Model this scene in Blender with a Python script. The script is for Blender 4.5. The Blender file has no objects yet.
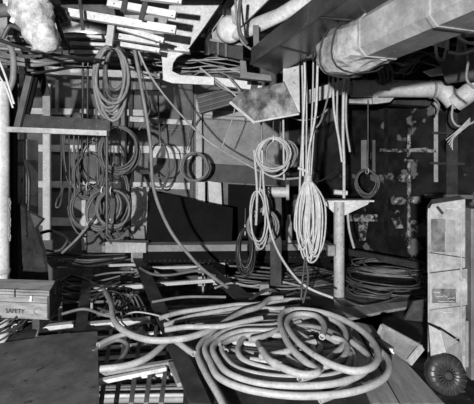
import bpy, math, random
from mathutils import Vector as V, Matrix, noise
S = bpy.context.scene
COL = S.collection
F, CX, HY, EYE = 400.0, 237.0, 165.0, 1.6        # focal length in pixels, optical centre, horizon row, eye height
# ---------------------------------------------------------------- camera, world, light, exposure
cam = bpy.data.objects.new('camera', bpy.data.cameras.new('camera')); COL.objects.link(cam)
cam.location = (0, 0, EYE); cam.rotation_euler = (math.pi / 2, 0, 0)
cam.data.sensor_width = 36; cam.data.lens = 36 * F / 474; cam.data.shift_y = -37 / 474
cam.data.clip_start = .05
S.camera = cam
S.view_settings.view_transform = 'Standard'; S.view_settings.look = 'None'
S.view_settings.gamma = 1; S.view_settings.exposure = 0.0
S.view_settings.use_curve_mapping = False
wd = bpy.data.worlds.new('world'); S.world = wd; wd.use_nodes = True
wd.node_tree.nodes['Background'].inputs[0].default_value = (1, 1, 1, 1)
wd.node_tree.nodes['Background'].inputs[1].default_value = 0.035
def lamp(name, kind, loc, power, size=.1, target=None, spot=None):
    l = bpy.data.lights.new(name, kind); l.energy = power
    if kind == 'AREA': l.shape = 'DISK'; l.size = size
    else: l.shadow_soft_size = size
    if spot: l.spot_size = math.radians(spot); l.spot_blend = .6
    o = bpy.data.objects.new(name, l); COL.objects.link(o); o.location = loc
    if target is not None: o.rotation_euler = (V(target) - V(loc)).to_track_quat('-Z', 'Y').to_euler()
    return o
lamp('flash_lamp', 'SPOT', (-1.1, -3.0, 1.7), 3700, .07, (-.2, 5, 1.3), 100)
lamp('left_wall_fill', 'SPOT', (-2.0, 5.0, 3.3), 50, .1, (-2.2, 7.4, .9), 125)  # added fill that brightens the left of the back wall; no fixture hangs there

# ---------------------------------------------------------------- helpers
def W(px, py, Y): return V(((px - CX) / F * Y, Y, EYE - (py - HY) / F * Y))
def G(px, py, z=0.0):
    Y = F * (EYE - z) / (py - HY)
    return V(((px - CX) / F * Y, Y, z))
def spline(pts, n=8, closed=False):
    pts = [V(p) for p in pts]; m = len(pts); out = []
    if m < 3 and not closed: return pts
    for i in range(m if closed else m - 1):
        if closed: a, b, c, d = pts[i - 1], pts[i], pts[(i + 1) % m], pts[(i + 2) % m]
        else: a, b, c, d = pts[max(i - 1, 0)], pts[i], pts[i + 1], pts[min(i + 2, m - 1)]
        for k in range(n):
            t = k / n
            out.append(.5 * ((2 * b) + (c - a) * t + (2 * a - 5 * b + 4 * c - d) * t * t + (3 * b - a - 3 * c + d) * t ** 3))
    if not closed: out.append(pts[-1])
    return out
class M:
    def __init__(s): s.v = []; s.f = []; s.sm = []
    def add(s, vs, fs, smooth=False):
        o = len(s.v); s.v += [V(p) for p in vs]
        for f in fs: s.f.append([i + o for i in f]); s.sm.append(smooth)
        return s
    def hexa(s, q):                     # 8 points: two quads, matching order
        return s.add(q, [(0, 1, 2, 3), (7, 6, 5, 4), (0, 4, 5, 1), (1, 5, 6, 2), (2, 6, 7, 3), (3, 7, 4, 0)])
    def box(s, c, d):
        c = V(c); x, y, z = d[0] / 2, d[1] / 2, d[2] / 2
        return s.hexa([c + V(p) for p in ((-x, -y, -z), (x, -y, -z), (x, y, -z), (-x, y, -z), (-x, -y, z), (x, -y, z), (x, y, z), (-x, y, z))])
    def beam(s, a, b, w, h, up=(0, 0, 1)):   # w across, h along up, centred on the line
        a, b = V(a), V(b); d = (b - a).normalized(); r = d.cross(V(up)).normalized(); u = r.cross(d)
        c = [r * (-w / 2) - u * (h / 2), r * (w / 2) - u * (h / 2), r * (w / 2) + u * (h / 2), r * (-w / 2) + u * (h / 2)]
        return s.hexa([a + k for k in c] + [b + k for k in c])
    def prism(s, poly, t):              # poly of 3D points pushed by vector t
        n = len(poly); t = V(t); poly = [V(p) for p in poly]
        return s.add(poly + [p + t for p in poly], [tuple(range(n)), tuple(range(2 * n - 1, n - 1, -1))] + [(i, i + n, (i + 1) % n + n, (i + 1) % n) for i in range(n)])
    def loft(s, secs, smooth=True, caps=True, closed=False):
        n = len(secs[0]); fs = []; vs = [p for q in secs for p in q]; m = len(secs)
        for i in range(m if closed else m - 1):
            j = (i + 1) % m
            for k in range(n): fs.append((i * n + k, i * n + (k + 1) % n, j * n + (k + 1) % n, j * n + k))
        s.add(vs, fs, smooth)
        if caps and not closed:
            s.add(secs[0], [tuple(range(n - 1, -1, -1))]); s.add(secs[-1], [tuple(range(n))])
        return s
    def tube(s, pts, r, sides=8, closed=False, hollow=False, flat=1.0):
        P = [pts[0]]
        for p in pts[1:]:
            if (p - P[-1]).length > 1e-4: P.append(p)
        n = len(P); rr = r if isinstance(r, (list, tuple)) else None
        up = V((0, 0, 1)); T0 = (P[1] - P[0]).normalized()
        if abs(T0.z) > .9: up = V((0, 1, 0))
        nrm = T0.cross(up).normalized(); secs = []
        for i in range(n):
            if closed: T = (P[(i + 1) % n] - P[i - 1])
            else: T = P[min(i + 1, n - 1)] - P[max(i - 1, 0)]
            T.normalize(); nrm = (nrm - T * nrm.dot(T))
            nrm = nrm.normalized() if nrm.length > 1e-6 else T.orthogonal().normalized()
            b = T.cross(nrm); R = rr[min(int(i * len(rr) / n), len(rr) - 1)] if rr else r
            secs.append([P[i] + (nrm * math.cos(a) + b * math.sin(a) * flat) * R for a in [2 * math.pi * k / sides for k in range(sides)]])
        s.loft(secs, True, not hollow, closed)
        if hollow and not closed:       # an open hose end: a wall with a bore
            for e, sgn in ((0, 1), (n - 1, -1)):
                T = (P[1] - P[0]).normalized() if e == 0 else (P[-2] - P[-1]).normalized()
                rim = secs[e]; c = P[e]; inn = [c + (p - c) * .62 for p in rim]; deep = [p + T * r * 1.5 for p in inn]
                k = sides
                s.add(rim + inn + deep, [(i, (i + 1) % k, (i + 1) % k + k, i + k) for i in range(k)] + [(i + k, (i + 1) % k + k, (i + 1) % k + 2 * k, i + 2 * k) for i in range(k)] + [tuple(range(2 * k, 3 * k))])
        return s
    def lathe(s, a, ax, prof, sides=20):     # prof: (distance along axis, radius)
        a, ax = V(a), V(ax).normalized(); u = ax.orthogonal().normalized(); w = ax.cross(u)
        return s.loft([[a + ax * d + (u * math.cos(t) + w * math.sin(t)) * max(r, 1e-4) for t in [2 * math.pi * k / sides for k in range(sides)]] for d, r in prof], True)
def text_mesh(txt, size, origin, right, up, push=.002):
    c = bpy.data.curves.new('lettering', 'FONT'); c.body = txt; c.size = size; c.extrude = .001
    o = bpy.data.objects.new('lettering', c); COL.objects.link(o)
    me = o.to_mesh(); r, u = V(right).normalized(), V(up).normalized(); n = r.cross(u)
    m = M(); m.add([V(origin) + r * p.co.x + u * p.co.y + n * (p.co.z + push) for p in me.vertices], [tuple(f.vertices) for f in me.polygons])
    o.to_mesh_clear(); bpy.data.objects.remove(o); bpy.data.curves.remove(c)
    return m
def link_mesh(name, m, mt, base, parent=None, bev=0):
    me = bpy.data.meshes.new(name); me.from_pydata([p - base for p in m.v], [], m.f); me.update()
    me.polygons.foreach_set('use_smooth', m.sm); me.materials.append(mt)
    o = bpy.data.objects.new(name, me); COL.objects.link(o)
    if parent: o.parent = parent
    if bev:
        b = o.modifiers.new('bevel', 'BEVEL'); b.width = bev; b.segments = 2; b.limit_method = 'ANGLE'
    return o
def base_of(ms):
    vs = [p for m in ms for p in m.v]
    return V(((min(p.x for p in vs) + max(p.x for p in vs)) / 2, (min(p.y for p in vs) + max(p.y for p in vs)) / 2, min(p.z for p in vs)))
def thing(name, label, cat, parts, group=None, bev=0, kind=None):
    """parts: an M + material tuple, or a list of (part name, M, material, [sub-parts], label)"""
    if isinstance(parts, tuple):
        b = base_of([parts[0]]); o = link_mesh(name, parts[0], parts[1], b, None, bev); o.location = b
    else:
        allm = [q[1] for q in parts] ; b = base_of(allm)
        o = bpy.data.objects.new(name, None); COL.objects.link(o); o.location = b; o.empty_display_size = .1
        for q in parts:
            c = link_mesh(q[0], q[1], q[2], b, o, bev)
            if len(q) > 4: c['label'] = q[4]
            if len(q) > 3 and q[3]:
                for w in q[3]: link_mesh(w[0], w[1], w[2], b, c, bev)
    o['label'] = label; o['category'] = cat
    if group: o['group'] = group
    if kind: o['kind'] = kind
    return o
def struct(name, m, mt, bev=0):
    b = base_of([m]); o = link_mesh(name, m, mt, b, None, bev); o.location = b; o['kind'] = 'structure'; return o

# ---------------------------------------------------------------- materials (black and white place: greys only)
def mat(name, a, b=None, rough=.6, metal=0.0, scale=4, detail=5, lo=.35, hi=.65, bump=.15, stretch=(1, 1, 1), speck=None, spec=.4, grime=.28):
    m = bpy.data.materials.new(name); m.use_nodes = True; nt = m.node_tree; n = nt.nodes; L = nt.links
    bs = n['Principled BSDF']; bs.inputs['Roughness'].default_value = rough; bs.inputs['Metallic'].default_value = metal
    bs.inputs['Specular IOR Level'].default_value = spec
    tc = n.new('ShaderNodeTexCoord'); mp = n.new('ShaderNodeMapping'); mp.inputs['Scale'].default_value = stretch
    L.new(tc.outputs['Object'], mp.inputs[0])
    ns = n.new('ShaderNodeTexNoise'); ns.inputs['Scale'].default_value = scale; ns.inputs['Detail'].default_value = detail; ns.inputs['Roughness'].default_value = .62
    L.new(mp.outputs[0], ns.inputs['Vector'])
    cr = n.new('ShaderNodeValToRGB'); b = a if b is None else b
    cr.color_ramp.elements[0].position = lo; cr.color_ramp.elements[0].color = (a, a, a, 1)
    cr.color_ramp.elements[1].position = hi; cr.color_ramp.elements[1].color = (b, b, b, 1)
    L.new(ns.outputs['Fac'], cr.inputs[0]); out = cr.outputs[0]
    if speck:                                     # (value, scale, threshold): chips and splashes
        s2 = n.new('ShaderNodeTexNoise'); s2.inputs['Scale'].default_value = speck[1]; s2.inputs['Detail'].default_value = 3
        L.new(mp.outputs[0], s2.inputs['Vector'])
        c2 = n.new('ShaderNodeValToRGB'); c2.color_ramp.elements[0].position = speck[2]; c2.color_ramp.elements[1].position = speck[2] + .04
        mx = n.new('ShaderNodeMix'); mx.data_type = 'RGBA'
        L.new(s2.outputs['Fac'], c2.inputs[0]); L.new(c2.outputs[0], mx.inputs[0]); L.new(out, mx.inputs[6])
        mx.inputs[7].default_value = (speck[0],) * 3 + (1,); out = mx.outputs[2]
    fn = n.new('ShaderNodeTexNoise'); fn.inputs['Scale'].default_value = scale * 7; fn.inputs['Detail'].default_value = 6; fn.inputs['Roughness'].default_value = .75
    L.new(mp.outputs[0], fn.inputs['Vector'])
    mr = n.new('ShaderNodeMapRange'); mr.inputs[1].default_value = .3; mr.inputs[2].default_value = .7; mr.inputs[3].default_value = 1 - grime; mr.inputs[4].default_value = 1 + grime * .7
    vm = n.new('ShaderNodeVectorMath'); vm.operation = 'SCALE'; L.new(fn.outputs['Fac'], mr.inputs[0]); L.new(out, vm.inputs[0]); L.new(mr.outputs[0], vm.inputs['Scale'])
    L.new(vm.outputs[0], bs.inputs['Base Color'])
    if bump:
        bp = n.new('ShaderNodeBump'); bp.inputs['Strength'].default_value = bump; bp.inputs['Distance'].default_value = .01
        n3 = n.new('ShaderNodeTexNoise'); n3.inputs['Scale'].default_value = scale * 5; n3.inputs['Detail'].default_value = 4
        L.new(mp.outputs[0], n3.inputs['Vector']); L.new(n3.outputs['Fac'], bp.inputs['Height']); L.new(bp.outputs[0], bs.inputs['Normal'])
    return m
white = mat('white_painted_steel', .44, .62, .5, speck=(.25, 30, .68))
whitebat = mat('white_batten_paint', .50, .68, .6, scale=8, speck=(.2, 40, .66))
offw = mat('off_white_steel', .28, .44, .5, speck=(.12, 22, .66))
greyp = mat('grey_bulkhead_paint', .08, .15, .6, scale=3, speck=(.3, 25, .74))
panelg = mat('light_grey_panel', .16, .27, .6, scale=3)
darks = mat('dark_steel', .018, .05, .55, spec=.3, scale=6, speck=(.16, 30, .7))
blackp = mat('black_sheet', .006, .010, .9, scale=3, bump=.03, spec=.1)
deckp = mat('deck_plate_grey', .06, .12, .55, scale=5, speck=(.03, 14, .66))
bilge = mat('bilge_dirt', .008, .035, .8, spec=.15, scale=7, speck=(.2, 14, .68))
rusty = mat('blotched_dark_bulkhead', .003, .016, .6, spec=.2, scale=3.2, lo=.42, hi=.6, speck=(.13, 2.8, .61))
blotch = mat('flaking_paint', .01, .30, .6, scale=9, lo=.44, hi=.58, speck=(.6, 22, .64), bump=.5)
galv = mat('galvanised_duct', .22, .40, .38, .2, scale=4, speck=(.65, 6, .74))
darkd = mat('dark_glossy_duct', .03, .08, .25, .4, scale=2, bump=.04)
stain = mat('stained_duct', .03, .22, .5, .2, scale=6, lo=.4, hi=.62)
foil = mat('crumpled_wrap', .16, .50, .35, .1, scale=5, bump=.6)
cloth = mat('white_fibre_wrap', .24, .58, .9, scale=12, bump=.7)
hoseL = mat('pale_rubber_hose', .28, .38, .55, scale=9, speck=(.2, 25, .68), bump=.1)
hoseM = mat('grey_rubber_hose', .13, .20, .55, scale=9, bump=.1)
hoseD = mat('dark_rubber_hose', .05, .09, .45, scale=9, bump=.1)
hoseN = mat('dull_rubber_hose', .08, .13, .45, scale=9, bump=.1)
hoseK = mat('black_rubber_hose', .015, .03, .4, scale=9, bump=.1)
wireW = mat('pale_cable', .34, .48, .5, scale=20, bump=0)
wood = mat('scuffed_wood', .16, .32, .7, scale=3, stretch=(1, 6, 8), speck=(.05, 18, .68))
woodP = mat('worn_plank', .16, .27, .7, scale=4, stretch=(6, 1, 6))
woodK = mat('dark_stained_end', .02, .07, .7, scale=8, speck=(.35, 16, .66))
card = mat('scuffed_casing', .15, .36, .6, scale=5, speck=(.2, 9, .62))
cardD = mat('worn_dark_label', .04, .14, .6, scale=9, lo=.4, hi=.6)
ink = mat('black_ink', .015, None, .7, bump=0)
chalk = mat('pale_chalk', .6, .75, .8, bump=0)
tape = mat('pale_tape', .6, .7, .6, bump=0)
perf = mat('speckled_board', .26, .42, .7, scale=10, speck=(.6, 45, .6))
rng = random.Random(7)

# ---------------------------------------------------------------- structure
BZ = -.55
struct('floor', M().box((0, 3.2, BZ - .05), (13, 13.5, .1)), bilge)
struct('wall_back', M().box((-2.52, 7.5, 1.5), (6.96, .1, 4.2)), greyp)
struct('wall_alcove', M().box((1.6, 7.52, 1.5), (1.3, .1, 4.2)), rusty)
m = M(); a, b = V((2.0, 7.5, BZ)), V((6.3, 2.9, BZ)); m.prism([a, b, b + V((.12, .1, 0)), a + V((.12, .1, 0))], (0, 0, 4.2)); struct('wall_right', m, rusty)
struct('wall_left', M().box((-5.0, 3.6, 1.5), (.1, 8, 4.2)), greyp)
struct('ceiling', M().box((0, 3.2, 3.62), (12.7, 9, .08)), greyp)
# ledge of the hull along the foot of the right bulkhead
m = M(); m.beam(G(340, 250, .12) , G(432, 268, .12), .08, .10); struct('trim_1', m, darks)
# deckhead beams
for i, (y, h, mt) in enumerate([(2.6, .16, darks), (4.0, .22, greyp), (5.3, .25, offw), (6.5, .25, greyp)]):
    m = M(); m.box((0, y, 3.58 - h / 2), (9.8, .03, h)); m.box((0, y, 3.575 - h), (9.8, .14, .02)); struct('trim_%d' % (i + 2), m, mt)
# battens nailed over the left of the back bulkhead (frames and stringers of the room)
bi = 10
def batten(x0, y0, x1, y1, wpx, Y=7.38, mt=whitebat, t=.05):
    global bi
    a, b = W(x0, y0, Y), W(x1, y1, Y); w = wpx / F * Y
    m = M(); 
    if abs(x1 - x0) > abs(y1 - y0): m.beam(a, b, t, w)
    else: m.beam(a, b, w, t, (0, 1, 0))
    o = struct('trim_%d' % bi, m, mt, .004); bi += 1; return o
batten(27, 111, 150, 113, 6); batten(27, 148, 190, 150, 7); batten(27, 184, 190, 186, 6.5); batten(27, 221, 132, 223, 8)
batten(47, 84, 47, 240, 7.5, 7.3); batten(57, 80, 57, 112, 3, 7.34); batten(124, 95, 124, 215, 5, 7.3, panelg); batten(131, 60, 131, 245, 4, 7.36, darks)
batten(130, 119, 192, 123, 5, 7.3); batten(150, 155, 192, 157, 5, 7.3); batten(140, 172, 150, 172, 4, 7.34)
batten(199, 100, 199, 230, 6, 7.3, offw); batten(202, 135, 200, 245, 3, 7.36, darks)
batten(204, 113, 284, 115, 5, 7.2, offw); batten(184, 179, 222, 181, 3.5, 7.36, greyp)
batten(22, 60, 22, 240, 5, 7.3, darks); batten(84, 200, 84, 250, 4, 7.34)

thing('darkening_sheet', 'broad near black sheet added to darken the bulkhead behind the hanging coils right of the black sheet', 'sheet', (M().prism([W(228, 184, 7.36), W(285, 187, 7.36), W(285, 290, 7.36), W(228, 290, 7.36)], (0, .03, 0)), blackp))  # added sheet: its near black colour supplies the dark of the bulkhead here
# the large pale panel and dark band of the middle bulkhead
thing('wall_panel', 'light grey flat panel on the back bulkhead behind the taut diagonal cable', 'panel', (M().prism([W(204, 117, 7.24), W(283, 117, 7.24), W(283, 168, 7.24), W(204, 163, 7.24)], (0, .06, 0)), panelg), bev=.004)
thing('dark_board', 'long dark board on the back bulkhead just under the light grey panel', 'board', (M().prism([W(205, 163, 7.3), W(290, 168, 7.3), W(290, 186, 7.3), W(205, 181, 7.3)], (0, .06, 0)), darks), bev=.004)
m = M(); m.prism([W(208, 181, 7.15), W(221, 183, 7.15), W(226, 285, 7.15), W(213, 285, 7.15)], (0, .05, 0))
thing('white_board', 'small white board peeking above the right end of the black sheet', 'board', (m, whitebat), bev=.003)
m = M(); m.prism([W(198, 182, 7.1), W(205, 182, 7.1), W(205, 286, 7.1), W(198, 286, 7.1)], (0, .04, 0))
thing('upright_board', 'short white upright slat left of the small white board', 'board', (m, white), bev=.003)
# speckled upright board left of the black sheet
m = M(); m.prism([W(131, 187, 6.9), W(149, 187, 6.9), W(149, 289, 6.9), W(131, 289, 6.9)], (0, .06, 0))
thing('speckled_board', 'upright speckled grey board standing left of the black sheet', 'board', (m, perf), bev=.004)
m = M(); m.prism([W(134, 226, 6.75), W(144, 226, 6.75), W(148, 292, 6.75), W(132, 292, 6.75)], (0, .08, 0))
thing('foot_bracket', 'pale tapered bracket at the foot of the speckled board', 'bracket', (m, panelg), bev=.004)
# stencil on a batten
struct('trim_9', text_mesh('192', .14, W(69, 153.5, 7.33), (1, 0, 0), (0, 0, 1), .004), ink)

# middle curb and black sheet
Yc = 6.3
m1 = M().beam(W(105, 247, Yc), W(330, 245, Yc), .30, .10); m2 = M().beam(W(143, 256.5, Yc - .08), W(330, 256.5, Yc - .08), .04, .19)
m3 = M()
for x in range(150, 330, 5): m3.box(W(x, 260.5 if x < 250 else 257, Yc - .11), (.02, .03, .02))
thing('curb_beam', 'low pale topped steel curb running in front of the back bulkhead', 'beam', [('top_plate', m1, panelg), ('web', m2, blackp), ('rivet_strip', m3, darks)], bev=.005)
m = M(); m.prism([W(105, 242, 6.0), W(146, 243, 6.0), W(146, 253, 6.0), W(105, 253, 6.0)], (0, .2, 0))
thing('beam_end', 'pale blunt beam end left of the black sheet above the grating', 'beam', (m, offw), bev=.01)
m = M(); m.prism([W(148, 191, 6.62), W(233, 208, 6.62), W(232, 242, 6.4), W(146, 242, 6.4)], (0, .03, 0))
thing('black_sheet', 'big matt black sheet with sloping top edge leaning at the back', 'sheet', (m, blackp), bev=.003)

# ---------------------------------------------------------------- right bulkhead furniture
def RW(px, py, off=0.0):   # a point on the right bulkhead plane, off metres in front of it
    d = V((6.3 - 2.0, 2.9 - 7.5, 0)).normalized(); n = V((-d.y, d.x, 0)) * -1
    if n.y > 0: n = -n
    k = (px - CX) / F; a0 = V((2.0, 7.5, 0)) + n * off
    t = (k * a0.y - a0.x) / (d.x - k * d.y); p = a0 + d * t
    return V((p.x, p.y, EYE - (py - HY) / F * p.y))
def RB(x0, y0, x1, y1, w, t, mt, off=.06): m = M(); m.beam(RW(x0, y0, off), RW(x1, y1, off), w, t, (-.73, -.68, 0)); return m
def stiff(x, y0, y1, label, mt=rusty, w=.05):
    m = RB(x, y0, x, y1, .02, .12, mt, .05); f = RB(x, y0, x, y1, w, .015, mt, .115)
    thing('hull_frame', label, 'frame', [('web', m, rusty), ('flange', f, mt)], bev=.002)
stiff(368, 100, 236, 'dark vertical hull frame behind the small black cable coil', rusty, .07)
stiff(386, 95, 250, 'dark blotched hull frame just left of the flaking pipe', rusty, .06)
stiff(436, 92, 182, 'pale edged vertical hull frame above the scuffed casing', offw, .06)
stiff(452, 80, 200, 'wide dull hull frame right of the pale edged frame', darks, .16)
m = M(); pts = [RW(409, y, .1) for y in range(128, 250, 4)]
m.tube(pts, [.028 + .02 * abs(noise.noise(V((i * .9, 3, 1)))) for i in range(len(pts))], 10)
vb = []
for k, (x, y, r) in enumerate([(405, 178, .1), (416, 200, .085), (400, 201, .09), (409, 160, .07), (413, 222, .05), (396, 212, .05)]):
    c = RW(x, y, .13); m2 = M(); vb.append(('valve_body', m2, blotch))
    m2.loft([[c + V((math.cos(t) * q * r * (1.25 + .3 * noise.noise(V((t, k, 0)))), .03 * h, math.sin(t) * q * r * .75)) for t in [2 * math.pi * i / 12 for i in range(12)]] for h, q in ((1.5, .3), (1, .9), (0, 1), (-1, .9), (-1.5, .3))])
thing('flaking_pipe', 'vertical pipe with flaking white paint and valve bodies on the dark bulkhead', 'pipe', [('pipe', m, blotch)] + vb)
m = RB(380, 150, 437, 151, .05, .05, rusty, .1)
for a in ((388, 128, 388, 152), (398, 151, 428, 149)): m.v += [] ; m.beam(RW(a[0], a[1], .1), RW(a[2], a[3], .1), .06, .05)
thing('wall_bracket', 'dark cross shaped bracket welded above the flaking pipe', 'bracket', (m, blotch), bev=.004)
for (x0, y0, x1, y1, lab) in [(432, 133, 462, 133, 'upper of two short dark clamps across the hull frames'), (430, 163, 465, 164, 'lower of two short dark clamps across the hull frames')]:
    thing('frame_clamp', lab, 'clamp', (RB(x0, y0, x1, y1, .04, .04, darks, .16), darks), bev=.004)
m = RB(425, 196, 474, 197, .06, .05, greyp, .12)
thing('shelf_rail', 'grey rail on the hull just behind the top of the scuffed casing', 'rail', (m, greyp), bev=.004)
m = RB(364, 140, 364, 170, .10, .03, greyp, .14); m2 = RB(374, 140, 374, 175, .05, .03, greyp, .14); 
thing('wall_box', 'pale upright junction strip above the small black cable coil', 'box', [('body', m, panelg), ('side_strip', m2, greyp)], bev=.004)
m = M(); c = RW(360, 222, .12)
m.prism([RW(350, 214, .1), RW(378, 214, .1), RW(378, 221, .1), RW(369, 221, .1), RW(366, 240, .1), RW(360, 240, .1), RW(359, 221, .1), RW(350, 221, .1)], (-.03, -.05, 0))
thing('t_bracket', 'blotched t shaped bracket low on the dark bulkhead right of the steel post', 'bracket', (m, blotch), bev=.004)
m = M(); m.prism([RW(391, 218, .1), RW(400, 217, .1), RW(404, 228, .1), RW(396, 228, .1)], (-.03, -.05, 0))
thing('lug_plate', 'small blotched lug low on the bulkhead left of the flaking pipe foot', 'bracket', (m, blotch), bev=.004)

# ---------------------------------------------------------------- floor steelwork
def strip(name, poly, th, mt, label, cat='beam', z=0.0, group=None, web=0):
    P = [G(x, y, z) for x, y in poly]; m = M().prism(P, (0, 0, -th))
    if web:
        a = (P[0] + P[1]) / 2; b = (P[2] + P[3]) / 2; w = M().beam(a - V((0, 0, th + web / 2)), b - V((0, 0, th + web / 2)), .02, web)
        return thing(name, label, cat, [('flange', m, mt), ('web', w, mt)], group, .003)
    return thing(name, label, cat, (m, mt), group, .003)
strip('deck_beam', [(72, 345), (85, 345), (94, 262), (85, 262)], .02, darks, 'dark flat deck beam running back from the front plate past the crate', web=.12)
strip('deck_beam', [(190, 404), (212, 404), (144, 258), (133, 258)], .02, darks, 'dark flat deck beam in the middle running back to the pale beam end', web=.12, z=.03)
strip('deck_beam', [(243, 306), (262, 303), (209, 264), (199, 266)], .02, darks, 'short dark deck beam sloping back behind the hose pile', web=.1, z=.02)
strip('deck_beam', [(22, 288), (36, 288), (45, 256), (36, 256)], .02, darks, 'short dark deck beam behind the wooden crate', web=.1)
wb = [(28, 255, 84, 254, .05, 'long dull angle bar lying across behind the crate', panelg), (57, 267.5, 84, 266, .035, 'short white angle bar left of the first deck beam', white), (94, 265, 138, 263.5, .035, 'white angle bar between the two dark deck beams at the back', white),
      (146, 267, 200, 266, .035, 'white angle bar under the front of the curb beam', white), (88, 288, 142, 284.5, .05, 'broad white angle bar between the dark deck beams', white),
      (150, 283.5, 215, 279, .045, 'white angle bar right of the middle deck beam', white), (212, 279, 256, 276, .035, 'white angle bar behind the short dark deck beam', white),
      (84, 324, 150, 318, .06, 'broad white angle bar in front of the hanging hose loops', white), (158, 313, 222, 306, .045, 'white angle bar at the back of the pale hose pile', white),
      (37, 327, 72, 323, .06, 'broad white angle bar behind the foreground plate', white), (240, 294.5, 290, 291.5, .03, 'short white angle bar behind the hose pile', white)]
for x0, y0, x1, y1, w, lab, mt in wb:
    a, b = G(x0, y0, -.03), G(x1, y1, -.03); m = M(); m.beam(a, b, w * 1.3, .012); n = M(); n.beam(a + V((0, w * .55, -w * .6)), b + V((0, w * .55, -w * .6)), .012, w * 1.2)
    m.add(n.v, n.f); thing('angle_bar', lab, 'bar', (m, mt), bev=.002)
# small frame with a white rim in front
m = M(); m.beam(G(34, 339, -.02), G(70, 335, -.02), .02, .04); m.beam(G(38, 327, -.02), G(35, 340, -.02), .03, .03)
thing('opening_rim', 'thin pale rim of the small hatch opening behind the foreground plate', 'rim', (m, white), bev=.003)
m = M(); P = [(100, 378), (170, 366), (176, 374), (171, 371), (120, 380), (100, 386)]
m.beam(G(98, 374, .0), G(173, 362, .0), .05, .03); m.beam(G(170, 362, 0), G(180, 385, 0), .04, .03)
thing('front_rail', 'pale scuffed rail across the front right of the foreground plate', 'rail', (m, panelg), bev=.004)
m = M(); m.beam(G(98, 382, -.01), G(166, 368, -.01), .045, .03)
thing('front_rail', 'white rail lying just in front of the pale scuffed rail', 'rail', (m, white), bev=.004)
# plates
strip('deck_plate', [(-45, 425), (100, 425), (97.5, 331), (72, 333), (0, 343), (-45, 349)], .015, deckp, 'large grey scuffed deck plate in the left foreground', 'plate', z=.03)
strip('deck_plate', [(2, 345), (32, 341), (39, 321), (19, 323)], .015, darks, 'small dark plate between the crate and the foreground plate', 'plate', z=.01)
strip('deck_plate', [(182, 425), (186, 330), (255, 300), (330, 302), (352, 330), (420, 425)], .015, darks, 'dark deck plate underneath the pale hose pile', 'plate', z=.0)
strip('deck_plate', [(262, 298), (300, 291), (380, 284), (432, 285), (432, 300), (385, 310), (345, 318), (320, 306)], .015, deckp, 'worn grey deck plate around the foot of the steel post', 'plate', z=.015)
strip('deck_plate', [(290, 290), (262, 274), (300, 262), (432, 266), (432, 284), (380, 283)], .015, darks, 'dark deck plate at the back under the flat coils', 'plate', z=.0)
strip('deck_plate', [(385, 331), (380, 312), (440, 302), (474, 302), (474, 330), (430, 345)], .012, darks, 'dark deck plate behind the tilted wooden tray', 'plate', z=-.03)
strip('floor_plank', [(372, 404), (400, 404), (352, 322), (335, 318)], .03, woodP, 'worn plank sloping away at the right edge of the hose pile', 'plank', z=.02)
strip('floor_plank', [(402, 404), (445, 404), (372, 325), (356, 322)], .03, woodP, 'wider worn plank between the hose pile and the tray', 'plank', z=.02)
strip('floor_plank', [(330, 309), (385, 303), (430, 299), (430, 303), (388, 310), (345, 319)], .03, woodP, 'flat dull plank lying across in front of the steel post', 'plank', z=.03)
# lattice of flat bars below the gap
for k in range(5):
    x = 104 + k * 15
    m = M(); m.beam(G(x - 3, 404, -.12), G(x + 8, 322, -.12), .035, .02); thing('grating_bar', 'dark lengthwise flat bar of the grating in the front gap', 'bar', (m, deckp), 'lengthwise bars in the front gap', .002)
for k in range(5):
    y = 336 + k * 10.5
    m = M(); m.beam(G(96, y + 2, -.155), G(188, y - 6, -.155), .04, .02); thing('grating_bar', 'white crosswise flat bar of the grating in the front gap', 'bar', (m, whitebat), 'crosswise bars in the front gap', .002)
# pipes lying across under the deck, in the openings
for k in range(26):
    y = 272 + k * 4.6 + rng.uniform(-1.5, 1.5); x0 = rng.uniform(-30, 90); x1 = x0 + rng.uniform(90, 230); z = rng.uniform(-.5, -.3)
    a, b = G(x0, y + 14, z), G(min(x1, 330), y + 14 - rng.uniform(2, 7), z); r = rng.uniform(.012, .03)
    m = M(); m.tube([a, (a + b) / 2 + V((0, 0, rng.uniform(-.01, .02))), b], r, 8)
    thing('bilge_pipe', 'thin pipe running across under the deck beams', 'pipe', (m, rng.choice([panelg, offw, hoseM, hoseD, deckp])), 'pipes under the deck beams')
for k in range(16):   # short uprights that carry the beams
    x = rng.choice([92, 110, 128, 152, 170, 188, 203, 222, 60, 240]) + rng.uniform(-3, 3); y = rng.choice([268, 290, 290, 322, 310])
    p = G(x, y, -.05); m = M(); m.box(p + V((0, .05, -.25)), (.03, .03, .5))
    thing('support_stub', 'short upright stub under the white angle bars', 'support', (m, rng.choice([white, greyp, offw])), 'stubs under the angle bars', .002)

# ---------------------------------------------------------------- posts and big objects
# steel post with flange plate
p = G(339, 297, .015); r = .063; top = 1.6 - (200 - HY) / F * p.y
body = M().lathe(p, (0, 0, 1), [(0, r), (top - .02, r)], 24)
foot = M().box(p + V((0, 0, .006)), (.22, .2, .012))
w = lambda x, y: W(x, y, p.y - .0)
cap = M().prism([p + V(q) for q in ((-.18, -.13, top - .03), (.39, -.10, top - .03), (.39, .12, top - .03), (-.18, .14, top - .03))], (0, 0, .02))
g1 = M().prism([p + V((r, -.01, top - .03)), p + V((.37, -.01, top - .03)), p + V((.34, -.01, top - .07)), p + V((r, -.01, top - .2))], (0, .02, 0))
g2 = M().prism([p + V((-r, -.01, top - .03)), p + V((-.17, -.01, top - .03)), p + V((-.17, -.01, top - .07)), p + V((-r, -.01, top - .17))], (0, .02, 0))
thing('steel_post', 'pale round steel post with winged top plate standing on the deck', 'post', [('pole', body, offw), ('base_plate', foot, deckp), ('top_plate', cap, white), ('gusset', g1, white), ('gusset', g2, white)], bev=.003)
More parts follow.
